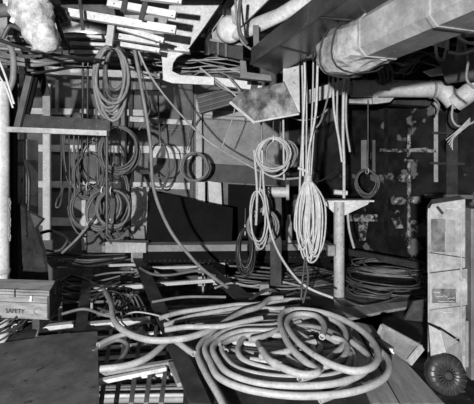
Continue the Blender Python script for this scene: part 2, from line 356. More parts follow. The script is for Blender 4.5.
p2 = W(329, 250, 4.7); thing('junction_box', 'small grey box on the left side of the steel post', 'box', [('body', M().box(p2 + V((.02, .0, 0)), (.09, .08, .13)), greyp), ('lid', M().box(p2 + V((.02, -.045, 0)), (.08, .012, .11)), panelg)], bev=.004)
m = M(); m.tube([W(334, 190, 4.9), W(346, 190, 4.9)], .035, 12)
thing('pipe_stub', 'short white horizontal pipe stub on top of the steel post', 'pipe', (M().tube([W(334, 192, 4.8), W(347, 193, 4.8)], .03, 14), white))
# left column with chain
c = W(1, 165, 4.6); m = M().lathe(V((c.x, c.y, BZ)), (0, 0, 1), [(0, .088), (3.1, .088)], 24)
col = M().lathe(V((c.x, c.y, .35)), (0, 0, 1), [(0, .091), (.01, .098), (.05, .098), (.06, .091)], 24)
thing('white_column', 'white round column at the left edge rising past the crate', 'column', [('shaft', m, white), ('collar', col, offw)])
thing('header_beam', 'dark header beam carried on top of the white column', 'beam', (M().beam(V((-3.9, 4.6, 2.61)), V((-2.55, 4.6, 2.61)), .18, .12), blackp), bev=.006)
m = M(); q = W(9.5, 200, 4.42)
for k in range(15):
    cc = q + V((.004 * math.sin(k), 0, -k * .031)); ring = [cc + (V((math.cos(t) * .011, 0, math.sin(t) * .022)) if k % 2 else V((0, math.cos(t) * .011, math.sin(t) * .022))) for t in [2 * math.pi * i / 10 for i in range(10)]]
    m.tube(ring, .0038, 5, True)
hk = M().tube([q + V((-.11, .16, .03)), q + V((0, 0, .035)), q + V((.006, 0, .016)), q + V((-.004, 0, .01))], .005, 6)
thing('chain', 'short steel chain hanging beside the white column', 'chain', [('links', m, offw), ('hook', hk, darks)])
thing('dark_post', 'dark square post just right of the white column', 'post', (M().box((W(12.5, 0, 4.95).x, 4.95, 1.5), (.08, .1, 4.1)), blackp), bev=.005)
# grey locker by the left column
l0 = W(13, 139, 5.2); l1 = W(27, 222, 5.2)
b = M().box(((l0.x + l1.x) / 2, 5.35, (l0.z + l1.z) / 2), (l1.x - l0.x, .3, l0.z - l1.z))
d1 = M().box(((l0.x + l1.x) / 2 - .01, 5.19, (l0.z + .2 + l1.z) / 2 - .27), (l1.x - l0.x - .05, .02, (l0.z - l1.z) * .66))
d2 = M().box(((l0.x + l1.x) / 2 - .01, 5.19, l0.z - .17), (l1.x - l0.x - .05, .02, .26))
hd = M().box((l1.x - .05, 5.175, (l0.z + l1.z) / 2), (.012, .02, .07))
st = M().box(((l0.x + l1.x) / 2, 5.35, (l1.z + BZ) / 2), (.1, .2, l1.z - BZ))
thing('narrow_locker', 'narrow grey steel locker behind the dark post at the left', 'locker', [('body', b, greyp), ('door', d1, card, [('handle', hd, darks)]), ('upper_door', d2, panelg), ('stand', st, darks)], bev=.005)
m = M().prism([W(17, 203, 5.0), W(30, 213, 4.95), W(42, 219, 5.0), W(35, 228, 4.95), W(43, 252, 5.0), W(50, 335, 5.0), W(8, 334, 5.1), W(14, 252, 5.1)], (.02, .05, 0))
thing('bent_plate', 'dark bent steel scrap plate standing behind the crate', 'plate', (m, darks), bev=.003)
# diagonal frame and shelf channel
m = M().beam(W(17.5, 127, 4.7), W(34, 58, 4.7), .07, .05, (0, 1, 0)); m2 = M().beam(W(23, 127, 4.78), W(40, 58, 4.78), .08, .04, (0, 1, 0))
thing('diagonal_strut', 'leaning strut with pale edge at the upper left', 'strut', [('face', m, deckp), ('side', m2, blackp)], bev=.004)
m = M().beam(W(38, 58, 4.9), W(47, 98, 4.9), .09, .03, (0, 1, 0)); m2 = M().beam(W(46.5, 96, 4.82), W(46.5, 121, 4.80), .09, .02, (0, 1, 0))
thing('hanging_strap', 'dark strap with a pale lower plate hanging to the shelf channel', 'strap', [('strap', m, darks), ('plate', m2, panelg)], bev=.003)
wbm = M().prism([W(22, 114, 4.74), W(110, 120, 4.74), W(110, 132, 4.74), W(20, 128, 4.74)], (0, .04, 0)); fl = M().beam(W(8, 129.5, 4.62), W(108, 133.5, 4.62), .10, .06)
fl.beam(W(11, 129.5, 4.62), W(12, 129, 4.93), .05, .05)
thing('shelf_channel', 'long horizontal channel with pale lower edge across the upper left', 'beam', [('web', wbm, darks), ('flange', fl, offw)], bev=.003)
thing('round_tank', 'small round tank end on the back bulkhead above the shelf channel', 'tank', (M().lathe(W(76, 120, 6.9), (-.25, -1, 0), [(-.56, .14), (0, .14), (.03, .12), (.05, .05)], 20), greyp))
# crate
def crate():
    z0 = -.0; Yf = 3.62
    A = G(-18, 316, .12); B = G(49, 319, .12); D = G(61, 303, .12)
    dx = (D - B); dx.z = 0; H = .24
    side = V((B.x - A.x, B.y - A.y, 0)); u = V((0, 0, 1))
    parts = []
    for k, (h0, h1) in enumerate(((0, .145), (.15, .215), (.22, .27))):
        parts.append(('plank', M().prism([A + u * h0, B + u * h0, B + u * h1, A + u * h1], V((0, .02, 0))), wood))
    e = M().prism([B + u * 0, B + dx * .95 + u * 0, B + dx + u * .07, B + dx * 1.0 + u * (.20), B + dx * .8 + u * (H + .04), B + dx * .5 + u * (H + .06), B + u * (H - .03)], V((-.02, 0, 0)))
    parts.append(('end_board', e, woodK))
    rim = M(); q = [B + dx * 1.0 + u * .20, B + dx * .8 + u * (H + .04), B + dx * .5 + u * (H + .06), B + u * (H - .03)]
    rim.tube([B + u * .0, B + dx * .95 + u * 0, B + dx + u * .07] + q + [B + u * .0], .009, 6); parts.append(('rim', rim, hoseK))
    parts.append(('lid', M().hexa([A + u * H, B + u * H, B + dx * .5 + u * (H + .045), A + dx * .5 + u * (H + .045), A + u * (H + .02), B + u * (H + .02), B + dx * .5 + u * (H + .065), A + dx * .5 + u * (H + .065)]), wood))
    parts.append(('lid_back', M().hexa([A + dx * .5 + u * (H + .045), B + dx * .5 + u * (H + .045), B + dx + u * .2, A + dx + u * .2, A + dx * .5 + u * (H + .065), B + dx * .5 + u * (H + .065), B + dx + u * .22, A + dx + u * .22]), wood))
    parts.append(('bottom_board', M().prism([A - u * .01, B - u * .01, B + dx - u * .01, A + dx - u * .01], V((0, 0, .015))), wood))
    cl = M(); c0 = A.lerp(B, .745) + u * .20; cl.box(c0 + V((0, -.01, 0)), (.02, .02, .04)); cl.box(c0 + V((0, -.02, -.02)), (.028, .02, .02)); parts.append(('latch', cl, chalk))
    parts.append(('strap', M().box(A.lerp(B, .50) + u * .24 + V((0, -.005, 0)), (.014, .012, .085)), woodK))
    ov = M(); c1 = A.lerp(B, .86) + u * .07; ov.tube([c1 + V((math.cos(t) * .055, -.002, math.sin(t) * .035)) for t in [2 * math.pi * i / 16 for i in range(16)]], .0025, 4, True); parts.append(('painted_ring', ov, woodK))
    parts.append(('stencil', text_mesh('SAFETY', .06, A.lerp(B, .36) + u * .045, side, u, .004), ink))
    # bearers
    for t in (.15, .85):
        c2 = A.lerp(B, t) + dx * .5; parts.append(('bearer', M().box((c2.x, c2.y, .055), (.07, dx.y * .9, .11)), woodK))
    thing('wooden_crate', 'long wooden tool crate with dark end board and stencilled front at the left', 'crate', parts, bev=.004)
crate()
# tall scuffed casing at the right
A = W(428, 372, 3.02); A.z = .0; B = W(466, 372, 3.02); D = V((A.x + .185, A.y + .4, 0)); top = 1.6 - (204 - HY) / F * 3.02; u = V((0, 0, 1)); E = V((B.x + .185, B.y + .4, 0))
parts = []
lev = [0, .5, .78, top]
off = [.0, .012, -.004]
c8 = lambda a, h: a + u * h
for k in range(3):
    o = V((off[k], 0, 0)); h0, h1 = lev[k] + .004, lev[k + 1] - .0
    if k < 2: q = [A + o, B + o, E + o, D + o]; parts.append(('casing_section', M().hexa([c8(p, h0) for p in q] + [c8(p, h1) for p in q]), card))
    else:
        mm = M(); pr = [A + o + u * h0, B + o + u * h0, B + o + u * h1, A + o + u * h1 + V((.035, 0, 0)), A + o + u * (h1 - .06)]; mm.prism(pr, D - A); parts.append(('casing_section', mm, card))
fr = M()
for x in (.003, B.x - A.x - .075): fr.box((A.x + x + .035 * (x > .01), A.y - .006, top / 2 + .05), (.014, .012, top - .16))
parts.append(('edge_strip', fr, card))
def face(x0, y0, x1, y1, dy=.006): a, b = W(x0, y0, 3.02 - dy), W(x1, y1, 3.02 - dy); return M().box(((a.x + b.x) / 2, a.y, (a.z + b.z) / 2), (abs(b.x - a.x), .006, abs(a.z - b.z)))
parts.append(('upper_label', face(431, 219, 445, 252), cardD)); parts.append(('pale_label', face(446, 220, 455, 252), panelg))
parts.append(('dark_label', face(432, 289, 456, 303), cardD))
sc = M(); r2 = random.Random(3)
for (x0, x1, y) in ((434, 440, 292), (436, 447, 296), (448, 455, 298), (438, 454, 301), (436, 446, 306), (440, 452, 311), (452, 458, 208), (446, 451, 208)):
    pts = [W(x0 + (x1 - x0) * i / 8, y + (x0 % 3) * .3 + r2.uniform(-.9, .9), 3.006) for i in range(9)]; sc.tube(pts, .0017, 4)
parts.append(('chalk_scrawl', sc, chalk))
parts.append(('black_tab', M().beam(W(437, 206.5, 3.0), W(443, 214, 3.0), .02, .006, (0, 1, 0)), ink))
parts.append(('cross_seam', M().beam(W(429, 252.5, 3.012), W(465, 258, 3.012), .006, .006), ink))
thing('scuffed_casing', 'tall pale scuffed casing with worn labels standing in the right foreground', 'casing', parts, bev=.006)
# dark machine post at the right edge
m = M().box((W(478, 0, 3.05).x, 3.2, .62), (.13, .35, 1.3)); m2 = M().box((W(470, 0, 2.98).x, 3.02, .25), (.02, .02, .35))
thing('dark_cabinet', 'dull cabinet at the right picture edge beside the scuffed casing', 'cabinet', [('body', m, greyp), ('trim', m2, panelg)], bev=.005)
# folded pale sheets in front of casing
m = M().prism([W(429, 325, 2.9), W(441, 331, 2.86), W(446, 352, 2.8), W(431, 356, 2.84)], (0, .01, 0))
thing('folded_card', 'pale folded card leaning on the foot of the casing, left one', 'card', (m, card))
m = M().prism([W(441, 330, 2.88), W(459, 342, 2.88), W(446, 349, 2.8)], (0, .01, 0))
thing('folded_card', 'white triangular card flap at the foot of the casing', 'card', (m, offw))
m = M().prism([W(446, 349, 2.84), W(461, 342, 2.9), W(463, 368, 2.84), W(443, 358, 2.8)], (0, .01, 0))
thing('folded_card', 'grey card flap above the black ribbed wheel', 'card', (m, panelg))
# ribbed wheel
c = W(445, 374, 2.78); R = .13; ax = V((-.1, -1, .3)).normalized()
tire = M().lathe(c - ax * .05, ax, [(0, R * .6), (0, R * .96), (.02, R), (.08, R), (.1, R * .95), (.105, R * .5), (.08, R * .3)], 28)
hub = M().lathe(c + ax * .02, ax, [(0, .03), (.05, .03), (.055, .02)], 14)
sp = M(); uu = ax.orthogonal().normalized(); vv = ax.cross(uu)
for k in range(18):
    t = 2 * math.pi * k / 18; d = uu * math.cos(t) + vv * math.sin(t); sp.beam(c + ax * .052 + d * .035, c + ax * .054 + d * R * .93, .008, .012, ax)
thing('ribbed_wheel', 'black ribbed wheel lying against the casing in the right foreground', 'wheel', [('tyre', tire, hoseK), ('hub', hub, darks), ('ribs', sp, hoseK)])
# wooden tray, tilted
a, b, c3, d3 = G(376, 339, .06), G(409, 363, .05), G(422, 347, .15), G(382, 325, .19)
pl = M().prism([a, b, c3, d3], (.005, .01, -.015))
n1 = M().beam(b, c3, .03, .05); n2 = M().beam(a, d3, .02, .03); n3 = M().beam(d3, c3, .02, .03)
h_ = W(389, 349, 3.35); kb = M().tube([h_, h_ + V((.04, -.02, -.02))], .018, 10)
leg1 = M().box(G(392, 352, .05) + V((.05, .12, -.02)), (.25, .2, .1))
thing('wooden_tray', 'pale shallow wooden tray tilted on the planks left of the casing', 'tray', [('bottom', pl, panelg), ('end_rail', n1, offw), ('side_rail', n2, panelg), ('side_rail', n3, card), ('knob', kb, chalk), ('block', leg1, woodK)], bev=.004)
m = M().prism([G(405, 320, .0), G(425, 322, .0), W(432, 300, 3.7), W(414, 303, 3.9)], (0, .03, .01))
thing('sloping_sheet', 'dark sloping sheet behind the wooden tray', 'sheet', (m, deckp), bev=.004)
# small wooden wedge and block behind the pile
thing('wood_block', 'small wooden block behind the pile under the long hank', 'block', (M().box(G(307, 303, .04) + V((0, .05, 0)), (.1, .1, .08)), woodP), bev=.005)
thing('white_wedge', 'tiny white wedge lying near the foot of the steel post', 'wedge', (M().prism([G(334, 307, .02), G(341, 309, .02), G(334, 301, .02)], (0, 0, .03)), white))
thing('white_scrap', 'white triangular scrap inside the big loop of pale hose', 'scrap', (M().prism([G(357, 352, .05), G(371, 363, .05), G(358, 368, .05)], (0, 0, .01)), white))
thing('short_block', 'small dull upright block right of the dangling black coil', 'block', (M().box(G(264, 292, .0) + V((0, 0, .05)), (.12, .1, .12)), panelg), bev=.004)

# roller spool
ax = V((1, -.15, 0)).normalized(); c = W(267, 192, 5.0)
thing('roller_spool', 'pale roller with end flange behind the hanging cables', 'roller', [('barrel', M().lathe(c, ax, [(0, .065), (.24, .065)], 20), offw), ('flange', M().lathe(c + ax * .24, ax, [(0, .10), (.035, .10)], 24), offw), ('arm', M().beam(c + V((.12, .1, 0)), c + V((.12, .12, -1.2)), .14, .04, (0, 1, 0)), darks)])
thing('small_bottle', 'small pale canister standing right of the long bright hank', 'canister', (M().lathe(W(289, 242, 6.25), (0, 0, 1), [(0, .05), (.30, .05), (.35, .03), (.42, .024), (.43, .0)], 14), offw))

# ---------------------------------------------------------------- overhead
def duct(P0, P1, w, h, mt, name, label, seam=6, w2=None, extra=()):
    a, b = V(P0), V(P1); m = M(); d = (b - a).normalized(); r = d.cross(V((0, 0, 1))).normalized(); u = r.cross(d)
    w2 = w2 or w; q = lambda c, ww: [c - r * ww / 2 - u * h / 2, c + r * ww / 2 - u * h / 2, c + r * ww / 2 + u * h / 2, c - r * ww / 2 + u * h / 2]
    m.hexa(q(a, w) + q(b, w2)); s = M()
    for k in range(1, seam):
        c = a.lerp(b, k / seam); s.loft([[p + d * o for p in q(c, w + .012)] for o in (-.006, .006)], False)
        # a thin standing seam
    return thing(name, label, 'duct', [('duct_body', m, mt), ('seam', s, mt)] + list(extra), bev=.006)
# galvanised duct: from near the wrapped end towards camera right
Z = 2.68
def OH(px, py, z): Y = F * (z - EYE) / (HY - py); return V(((px - CX) / F * Y, Y, z))
e0 = OH(350, 51, 2.46); e1 = OH(437, 10, 2.46); e0.z -= .14; e1.z -= .14; dd = (e1 - e0).normalized(); rr_ = dd.cross(V((0, 0, 1)))
# cross-section: polygon (chamfered), lofted
def sec(c, w, h, ch, d, n=0, seed=0):
    r = d.cross(V((0, 0, 1))).normalized(); u = V((0, 0, 1)); P = [(-w + ch, -h), (w - ch, -h), (w, -h + ch), (w, h - ch), (w - ch, h), (-w + ch, h), (-w, h - ch), (-w, -h + ch)]
    return [c + r * x + u * y for x, y in P]
m = M().loft([sec(e0 + dd * t + V((0, 0, .14)), .165, .14, .05, dd) for t in (0, .6, 1.2, 2.2)], False)
sms = []
for t in (.35, .95, 1.5): sms.append(('seam', M().loft([sec(e0 + dd * (t + o) + V((0, 0, .14)), .171, .146, .05, dd) for o in (-.012, .012)], False), galv))
wr = M(); secs = []
for i, (t, sc_) in enumerate([(.34, 1.03), (.26, 1.10), (.16, 1.2), (.06, 1.24), (-.04, 1.26), (-.12, 1.2), (-.19, 1.05), (-.25, .8), (-.27, .35)]):
    r = dd.cross(V((0, 0, 1))).normalized(); cc = e0 + dd * t + V((0, 0, .14)); ring = []
    for k in range(28):
        a_ = 2 * math.pi * k / 28; ca, sa = math.cos(a_), math.sin(a_); k_ = 1 / max(abs(ca) ** 2.6 + abs(sa) ** 2.6, 1e-6) ** (1 / 2.6)
        j = 1 + .16 * noise.noise(V((ca * 3, sa * 3, t * 9))) + .12 * abs(noise.noise(V((ca * 7, sa * 7, t * 16))))
        ring.append(cc + r * ca * k_ * .165 * sc_ * j + V((0, 0, 1)) * sa * k_ * .14 * sc_ * j)
    secs.append(ring)
wr.loft(secs, False)
cord = M()
for t in (-.05, .12): 
    r = dd.cross(V((0, 0, 1))).normalized(); cc = e0 + dd * t + V((0, 0, .14))
    cord.tube([cc + r * math.cos(a_) * .235 * (1 / (abs(math.cos(a_)) ** 2.6 + abs(math.sin(a_)) ** 2.6) ** (1 / 2.6)) * .96 + V((0, 0, 1)) * math.sin(a_) * .198 * (1 / (abs(math.cos(a_)) ** 2.6 + abs(math.sin(a_)) ** 2.6) ** (1 / 2.6)) * .96 + dd * .03 * math.sin(a_ * 2) for a_ in [2 * math.pi * k / 24 for k in range(24)]], .006, 6, True)
thing('galvanised_duct', 'silvery sheet metal duct with crumpled wrapped end at the upper right', 'duct', [('duct_body', m, galv), ('end_wrap', wr, foil), ('cord', cord, ink)] + sms)
# dark duct
s0 = OH(263, 74, 2.62); s1 = OH(372, 0, 2.62); 
d0, d1 = OH(251, 65, 2.6), OH(276, 74, 2.6); n0, n1_ = OH(343, 2, 2.6), OH(400, 3, 2.6)
ext = lambda p, q, k: q + (q - p) * k
n0e, n1e = ext(d0, n0, .35), ext(d1, n1_, .35); hgt = V((0, 0, .17))
m = M().hexa([d0, d1, n1e, n0e, d0 + hgt, d1 + hgt, n1e + hgt, n0e + hgt])
fl = M(); fl.beam(d0 + V((0, 0, .015)), n0e + V((0, 0, .015)), .03, .03); fl.beam(d1 + V((0, 0, .015)), n1e + V((0, 0, .015)), .03, .03)
seas = []
for t in (.3, .62): seas.append(('seam', M().beam(d0.lerp(n0e, t) - V((0, 0, .004)), d1.lerp(n1e, t) - V((0, 0, .004)), .02, .008), darks))
thing('dark_duct', 'broad dark glossy duct crossing overhead left of the silvery duct', 'duct', [('duct_body', m, darkd), ('flange', fl, darkd)] + seas, bev=.005)
# white vertical duct and stained boot
Yd = 4.15
m = M().hexa([W(283, 100, Yd), W(300, 113, Yd), W(300, 113, Yd + .18), W(283, 100, Yd + .18), W(283, 52, Yd), W(299, 56, Yd), W(299, 56, Yd + .18), W(283, 52, Yd + .18)])
thing('drop_duct', 'pale square drop duct coming down from the dark duct', 'duct', [('duct_body', m, offw), ('collar', M().beam(W(282, 61, Yd - .01), W(300, 64, Yd - .01), .03, .02), galv)], bev=.005)
m = M().hexa([W(231, 101, Yd + .1), W(255, 122, Yd - .02), W(255, 122, Yd + .3), W(231, 101, Yd + .35), W(240, 92, Yd + .1), W(284, 82, Yd - .02), W(286, 82, Yd + .3), W(240, 92, Yd + .35)])
m.add([W(255, 122, Yd - .02), W(299, 113, Yd - .02), W(284, 81, Yd - .02), W(284, 82, Yd + .3), W(299, 113, Yd + .3), W(255, 122, Yd + .3)], [(0, 1, 2), (3, 4, 5), (0, 5, 4, 1), (1, 4, 3, 2)])
lip = M().beam(W(230, 102, Yd + .08), W(255, 123, Yd - .03), .02, .03); lip.beam(W(255, 122, Yd - .03), W(299, 114, Yd - .03), .02, .02)
thing('stained_duct_boot', 'stained angular duct boot hanging below the dark duct', 'duct', [('duct_body', m, stain), ('lip', lip, offw)], bev=.004)
# L bracket round the dark duct end
m = M(); Y = 4.3; m.prism([W(240, 60, Y), W(246, 61, Y), W(247, 72, Y), W(271, 75, Y), W(272, 81, Y), W(240, 78, Y)], (0, .08, 0))
thing('cradle_bracket', 'grey l shaped cradle bracket under the end of the dark duct', 'bracket', (m, greyp), bev=.004)
m = M(); m.prism([W(253, 25, Y), W(259, 25, Y), W(259, 66, Y), W(254, 66, Y)], (0, .05, 0))
thing('hanger_strip', 'grey vertical hanger strip left of the dark duct', 'hanger', (m, greyp), bev=.003)
# white ducts upper centre
m = M().hexa([W(258, -6, 4.4), W(300, -6, 3.9), W(300, -6, 4.6), W(258, -6, 4.9), W(237, 33, 4.6), W(242, 30, 4.4), W(262, 10, 4.8), W(248, 20, 5)])
P = [W(243, -8, 4.4), W(272, -8, 4.2), W(238, 30, 4.6), W(231, 18, 4.6)]
thing('white_chute', 'white sloping sheet metal chute at the top centre', 'duct', (M().prism([W(244, -8, 4.3), W(276, -8, 4.2), W(262, 6, 4.3), W(240, 27, 4.5), W(232, 22, 4.6), W(231, 8, 4.5)], (0, .2, .05)), white), bev=.008)
m = M(); m.loft([[W(x, y, Y_) + V((math.cos(t) * rr, math.sin(t) * .5 * rr, math.sin(t) * rr)) for t in [2 * math.pi * i / 16 for i in range(16)]] for x, y, Y_, rr in ((236, 36, 4.9, .06), (238, 33, 4.75, .10), (250, 28, 4.6, .11), (282, 14, 4.35, .09), (312, -4, 4.1, .09))])
thing('white_pipe', 'fat white pipe slanting up to the right at the top centre', 'pipe', (m, white))
m = M().lathe(W(229, 30, 4.95), V((.1, -1, -.3)), [(0, .16), (.2, .16), (.24, .15), (.27, .12), (.28, .02)], 24)
thing('white_tank_end', 'round white tank end left of the fat white pipe', 'tank', (m, white))
thing('white_shelf_plate', 'small pale plate left of the round white tank end', 'plate', (M().prism([W(208, 30, 5.2), W(224, 34, 5.1), W(226, 42, 5.1), W(211, 40, 5.2)], (0, .1, 0)), offw), bev=.004)
m = M().prism([W(210, 41, 5.1), W(243, 45, 5.0), W(243, 60, 5.0), W(210, 53, 5.1)], (0, .04, 0))
thing('slotted_web', 'dark web plate under the round white tank end', 'plate', [('plate', m, darks), ('rib', M().beam(W(218, 42, 5.05), W(218, 55, 5.05), .03, .03, (0, 1, 0)), greyp), ('rib', M().beam(W(226, 43, 5.02), W(226, 57, 5.02), .03, .03, (0, 1, 0)), greyp), ('edge', M().beam(W(210, 40, 5.05), W(243, 45, 4.95), .03, .03), panelg)], bev=.003)
# dark ragged hanging cloth
m = M(); secs = []
for i, y in enumerate((28, 34, 40, 46, 52, 55)): secs.append([W(206 - i * .8 + (i > 2) * i * .3, y, 5.15), W(209 + 2 * math.sin(i * 2), y, 5.08), W(213 - abs(3 - i) * 1.2, y, 5.15), W(209, y, 5.2)])
m.loft(secs); thing('dark_rag', 'dark rag hanging just right of the big white bracket plate', 'rag', (m, darks))
# big white bracket plate
Yb = 4.8
pl = M().prism([W(172, -10, Yb), W(232, -10, Yb), W(222, 1, Yb), W(189, 49, Yb), W(160, 48, Yb), (W(165, 30, Yb))], (0, .03, 0))
leg = M().prism([W(160, 50, Yb), W(186, 52, Yb), W(177, 57, Yb), W(173, 63, Yb), W(172, 71, Yb), W(180, 75, Yb), W(214, 77, Yb), W(214, 85, Yb), W(172, 83, Yb), W(163, 80, Yb), W(162, 60, Yb)], (0, .04, 0))
fg = M().beam(W(156, 48, Yb - .04), W(190, 52, Yb - .04), .12, .03)
ed = M().beam(W(189, 50, Yb - .02), W(232, -9, Yb - .02), .02, .05, (0, 1, 0))
thing('bracket_plate', 'big white triangular bracket plate with curved leg at the top centre', 'bracket', [('plate', pl, white), ('leg', leg, white), ('flange', fg, white), ('edge_bar', ed, blackp)], bev=.004)
m = M().prism([W(215, 77, 5.0), W(262, 83, 5.0), W(262, 91, 5.0), W(215, 85, 5.0)], (0, .1, 0))
thing('white_beam', 'white horizontal beam continuing right of the curved leg', 'beam', [('face', m, white), ('strap', M().prism([W(252, 80, 4.97), W(258, 81, 4.97), W(257, 92, 4.97), W(250, 91, 4.97)], (0, .03, 0)), darks)], bev=.004)
# dark louvre under beam
m = M().prism([W(196, 95, 5.6), W(236, 86, 5.6), W(232, 104, 5.6), W(200, 114, 5.6)], (0, .1, 0)); s = M()
for k in range(4): s.beam(W(198, 98 + k * 5, 5.58), W(234, 88 + k * 5, 5.58), .02, .02)
thing('slanting_duct', 'dark slanting duct panel under the white beam', 'duct', [('duct_body', m, darks), ('ribs', s, deckp)], bev=.004)
# white cross bars of the cable tray top left
bars = [(108, 3, 176, 15.5, .07, 3.9, 'uppermost white tray bar at the top left of centre'), (58, 11, 176, 30.5, .08, 4.0, 'long white tray bar above the thick hose coil'), (118, 27, 164, 41, .055, 4.15, 'steeper short white tray bar'), (114, 36, 160, 43, .06, 4.3, 'white tray bar below the steeper short bar'),
        (112, 43, 160, 51, .05, 4.4, 'lowest white tray bar just above the taut cable'), (140, -3, 182, 2, .05, 3.8, 'white tray bar cut by the top picture edge')]
for x0, y0, x1, y1, w, Y, lab in bars:
    m = M(); m.beam(W(x0, y0, Y), W(x1, y1, Y), .06, w); m2 = M().box(W(x1 - 4, y1, Y - .035), (.012, .012, .012)); m2.box(W(x0 + 6, y0 + .5, Y - .035), (.012, .012, .012))
    thing('tray_bar', lab, 'bar', [('bar', m, white), ('bolt', m2, ink)], bev=.004)
for k, (x0, y0, x1, y1, lab) in enumerate([(126, -4, 123, 12, 'left dark tray hanger near the top edge'), (147, -4, 141, 20, 'right dark tray hanger near the top edge'), (80, 0, 83, 30, 'thin dark hanger rod left of the tray bars')]):
    thing('tray_hanger', lab, 'hanger', (M().beam(W(x0, y0, 3.85), W(x1, y1, 3.85), .05 if k < 2 else .03, .02, (0, 1, 0)), darks), bev=.002)
thing('tray_post', 'short white post holding the tray bars above the thick coil', 'post', (M().beam(W(112, 22, 4.1), W(109, 46, 4.1), .07, .04, (0, 1, 0)), offw), bev=.004)
thing('steel_sheet', 'plain grey panel overhead behind the tray bars', 'panel', (M().prism([W(60, -2, 4.7), W(112, -2, 4.7), W(118, 30, 4.9), W(62, 16, 4.9)], (0, .04, 0)), deckp), bev=.003)
# overhead conduit bundle at the left
for k in range(13):
    y0 = 34 + k * 2.5; pts = spline([W(-14, y0 - 2 + rng.uniform(-4, 4), 4.2 + k * .05), W(30, y0 + 6 + rng.uniform(-4, 4), 4.35), W(75, y0 + 2 + rng.uniform(-4, 4), 4.5 + k * .03), W(112, y0 + 3 + rng.uniform(-2, 2), 4.6 + k * .03), W(142, y0 + 6 + rng.uniform(-5, 5), 4.7 + k * .03)], 6)
    thing('overhead_conduit', 'pale conduit in the bundle crossing under the deckhead at the upper left', 'conduit', (M().tube(pts, rng.uniform(.010, .022), 8), rng.choice([hoseL, panelg, hoseD, hoseM, hoseK, hoseM])), 'conduits crossing at the upper left')
for k in range(10):
    y0 = 54 + k * 2.4; pts = spline([W(150 + rng.uniform(-15, 5), y0 + rng.uniform(-9, 4), 5.3), W(180 + rng.uniform(-8, 8), y0 + rng.uniform(-5, 6), 5.4), W(212 + rng.uniform(-8, 8), y0 + rng.uniform(-6, 5), 5.3), W(243, y0 + 3 + rng.uniform(-7, 6), 5.3)], 6)
    thing('overhead_cable', 'grey cable sagging in the tangle above the white beam', 'cable', (M().tube(pts, .009, 6), rng.choice([hoseD, hoseM, hoseL, panelg])), 'cables above the white beam')
pts = spline([W(62, 31, 4.6), W(90, 35, 4.3), W(110, 37, 4.4)], 6)
for k in range(3): thing('overhead_pipe', ['white pipe just under the long tray bar', 'second white pipe down behind the thick coil', 'third white pipe down, beside the dark clamp'][k], 'pipe', (M().tube([W(66 + 4 * k, 34 + 9 * k, 4.5), W(112, 38 + 7 * k, 4.6)], .022, 10), white))
m = M().prism([W(45, 66, 6.0), W(160, 72, 6.0), W(160, 79, 6.0), W(45, 74, 6.0)], (0, .1, 0))
thing('white_girder', 'pale girder crossing behind the thick coil at the upper left', 'beam', (m, offw), bev=.004)
m = M().prism([W(70, 79, 6.1), W(160, 82, 6.1), W(160, 90, 6.1), W(70, 88, 6.1)], (0, .1, 0)); thing('grey_girder', 'dull girder under the pale girder at the upper left', 'beam', (m, deckp), bev=.004)
for k, x in enumerate((62, 138)): thing('hanger_rod', ['left dark rod holding the pale girder from the deckhead', 'right dark rod holding the pale girder from the deckhead'][k], 'rod', (M().tube([W(x, 71, 6.05), V((W(x, 71, 6.05).x, 6.05, 3.58))], .012, 6), darks))
# fibre wrapped bundle
def blob(path, radii, seed=0, n=20, amp=.12, flat=1):
    m = M(); P = spline(path, 5); secs = []
    for i, p in enumerate(P):
        T = (P[min(i + 1, len(P) - 1)] - P[max(i - 1, 0)]).normalized(); a = T.cross(V((0, 1, 0))).normalized(); b = T.cross(a)
        t = i / (len(P) - 1) * (len(radii) - 1); k = min(int(t), len(radii) - 2); R = radii[k] * (1 - t + k) + radii[k + 1] * (t - k)
        secs.append([p + (a * math.cos(w_) + b * math.sin(w_) * flat) * R * (1 + amp * noise.noise(V((math.cos(w_) * 2.5 + seed, math.sin(w_) * 2.5, i * .45))) + amp * .5 * noise.noise(V((math.cos(w_) * 7, math.sin(w_) * 7, i * 1.2)))) for w_ in [2 * math.pi * q / n for q in range(n)]])
    return m.loft(secs)
bag = blob([W(28, -2, 3.5), W(33, 14, 3.5), W(40, 30, 3.48), W(47, 44, 3.46), W(50, 52, 3.46)], [.16, .165, .15, .135, .11, .03], 1, amp=.3)
neck = blob([W(34, 24, 3.5), W(22, 22, 3.5), W(14, 20, 3.5)], [.09, .05, .02], 4)
tie = M().tube(spline([W(8, 4, 3.45), W(13, 9, 3.43), W(14, 17, 3.43), W(12, 22, 3.44)], 4), .022, 8)
thing('wrapped_pipe_end', 'fat pipe end wrapped in white fibre cloth at the upper left', 'pipe', [('wrap', bag, cloth), ('cloth_corner', neck, cloth), ('white_tie', tie, chalk)])
thing('flanged_pipe', 'dull horizontal pipe at the top left corner', 'pipe', [('pipe', M().tube([W(-12, 12, 3.6), W(16, 9, 3.6)], .06, 14), deckp), ('flange', M().tube([W(6, 3, 3.6), W(19, 1, 3.6)], .05, 14), offw)])
m = blob([W(50, 8, 3.9), W(60, 16, 3.9), W(66, 24, 3.9)], [.07, .08, .05], 2, 12, .3)
thing('black_bundle', 'black crumpled bundle right of the white wrapped pipe end', 'bundle', (m, hoseK))
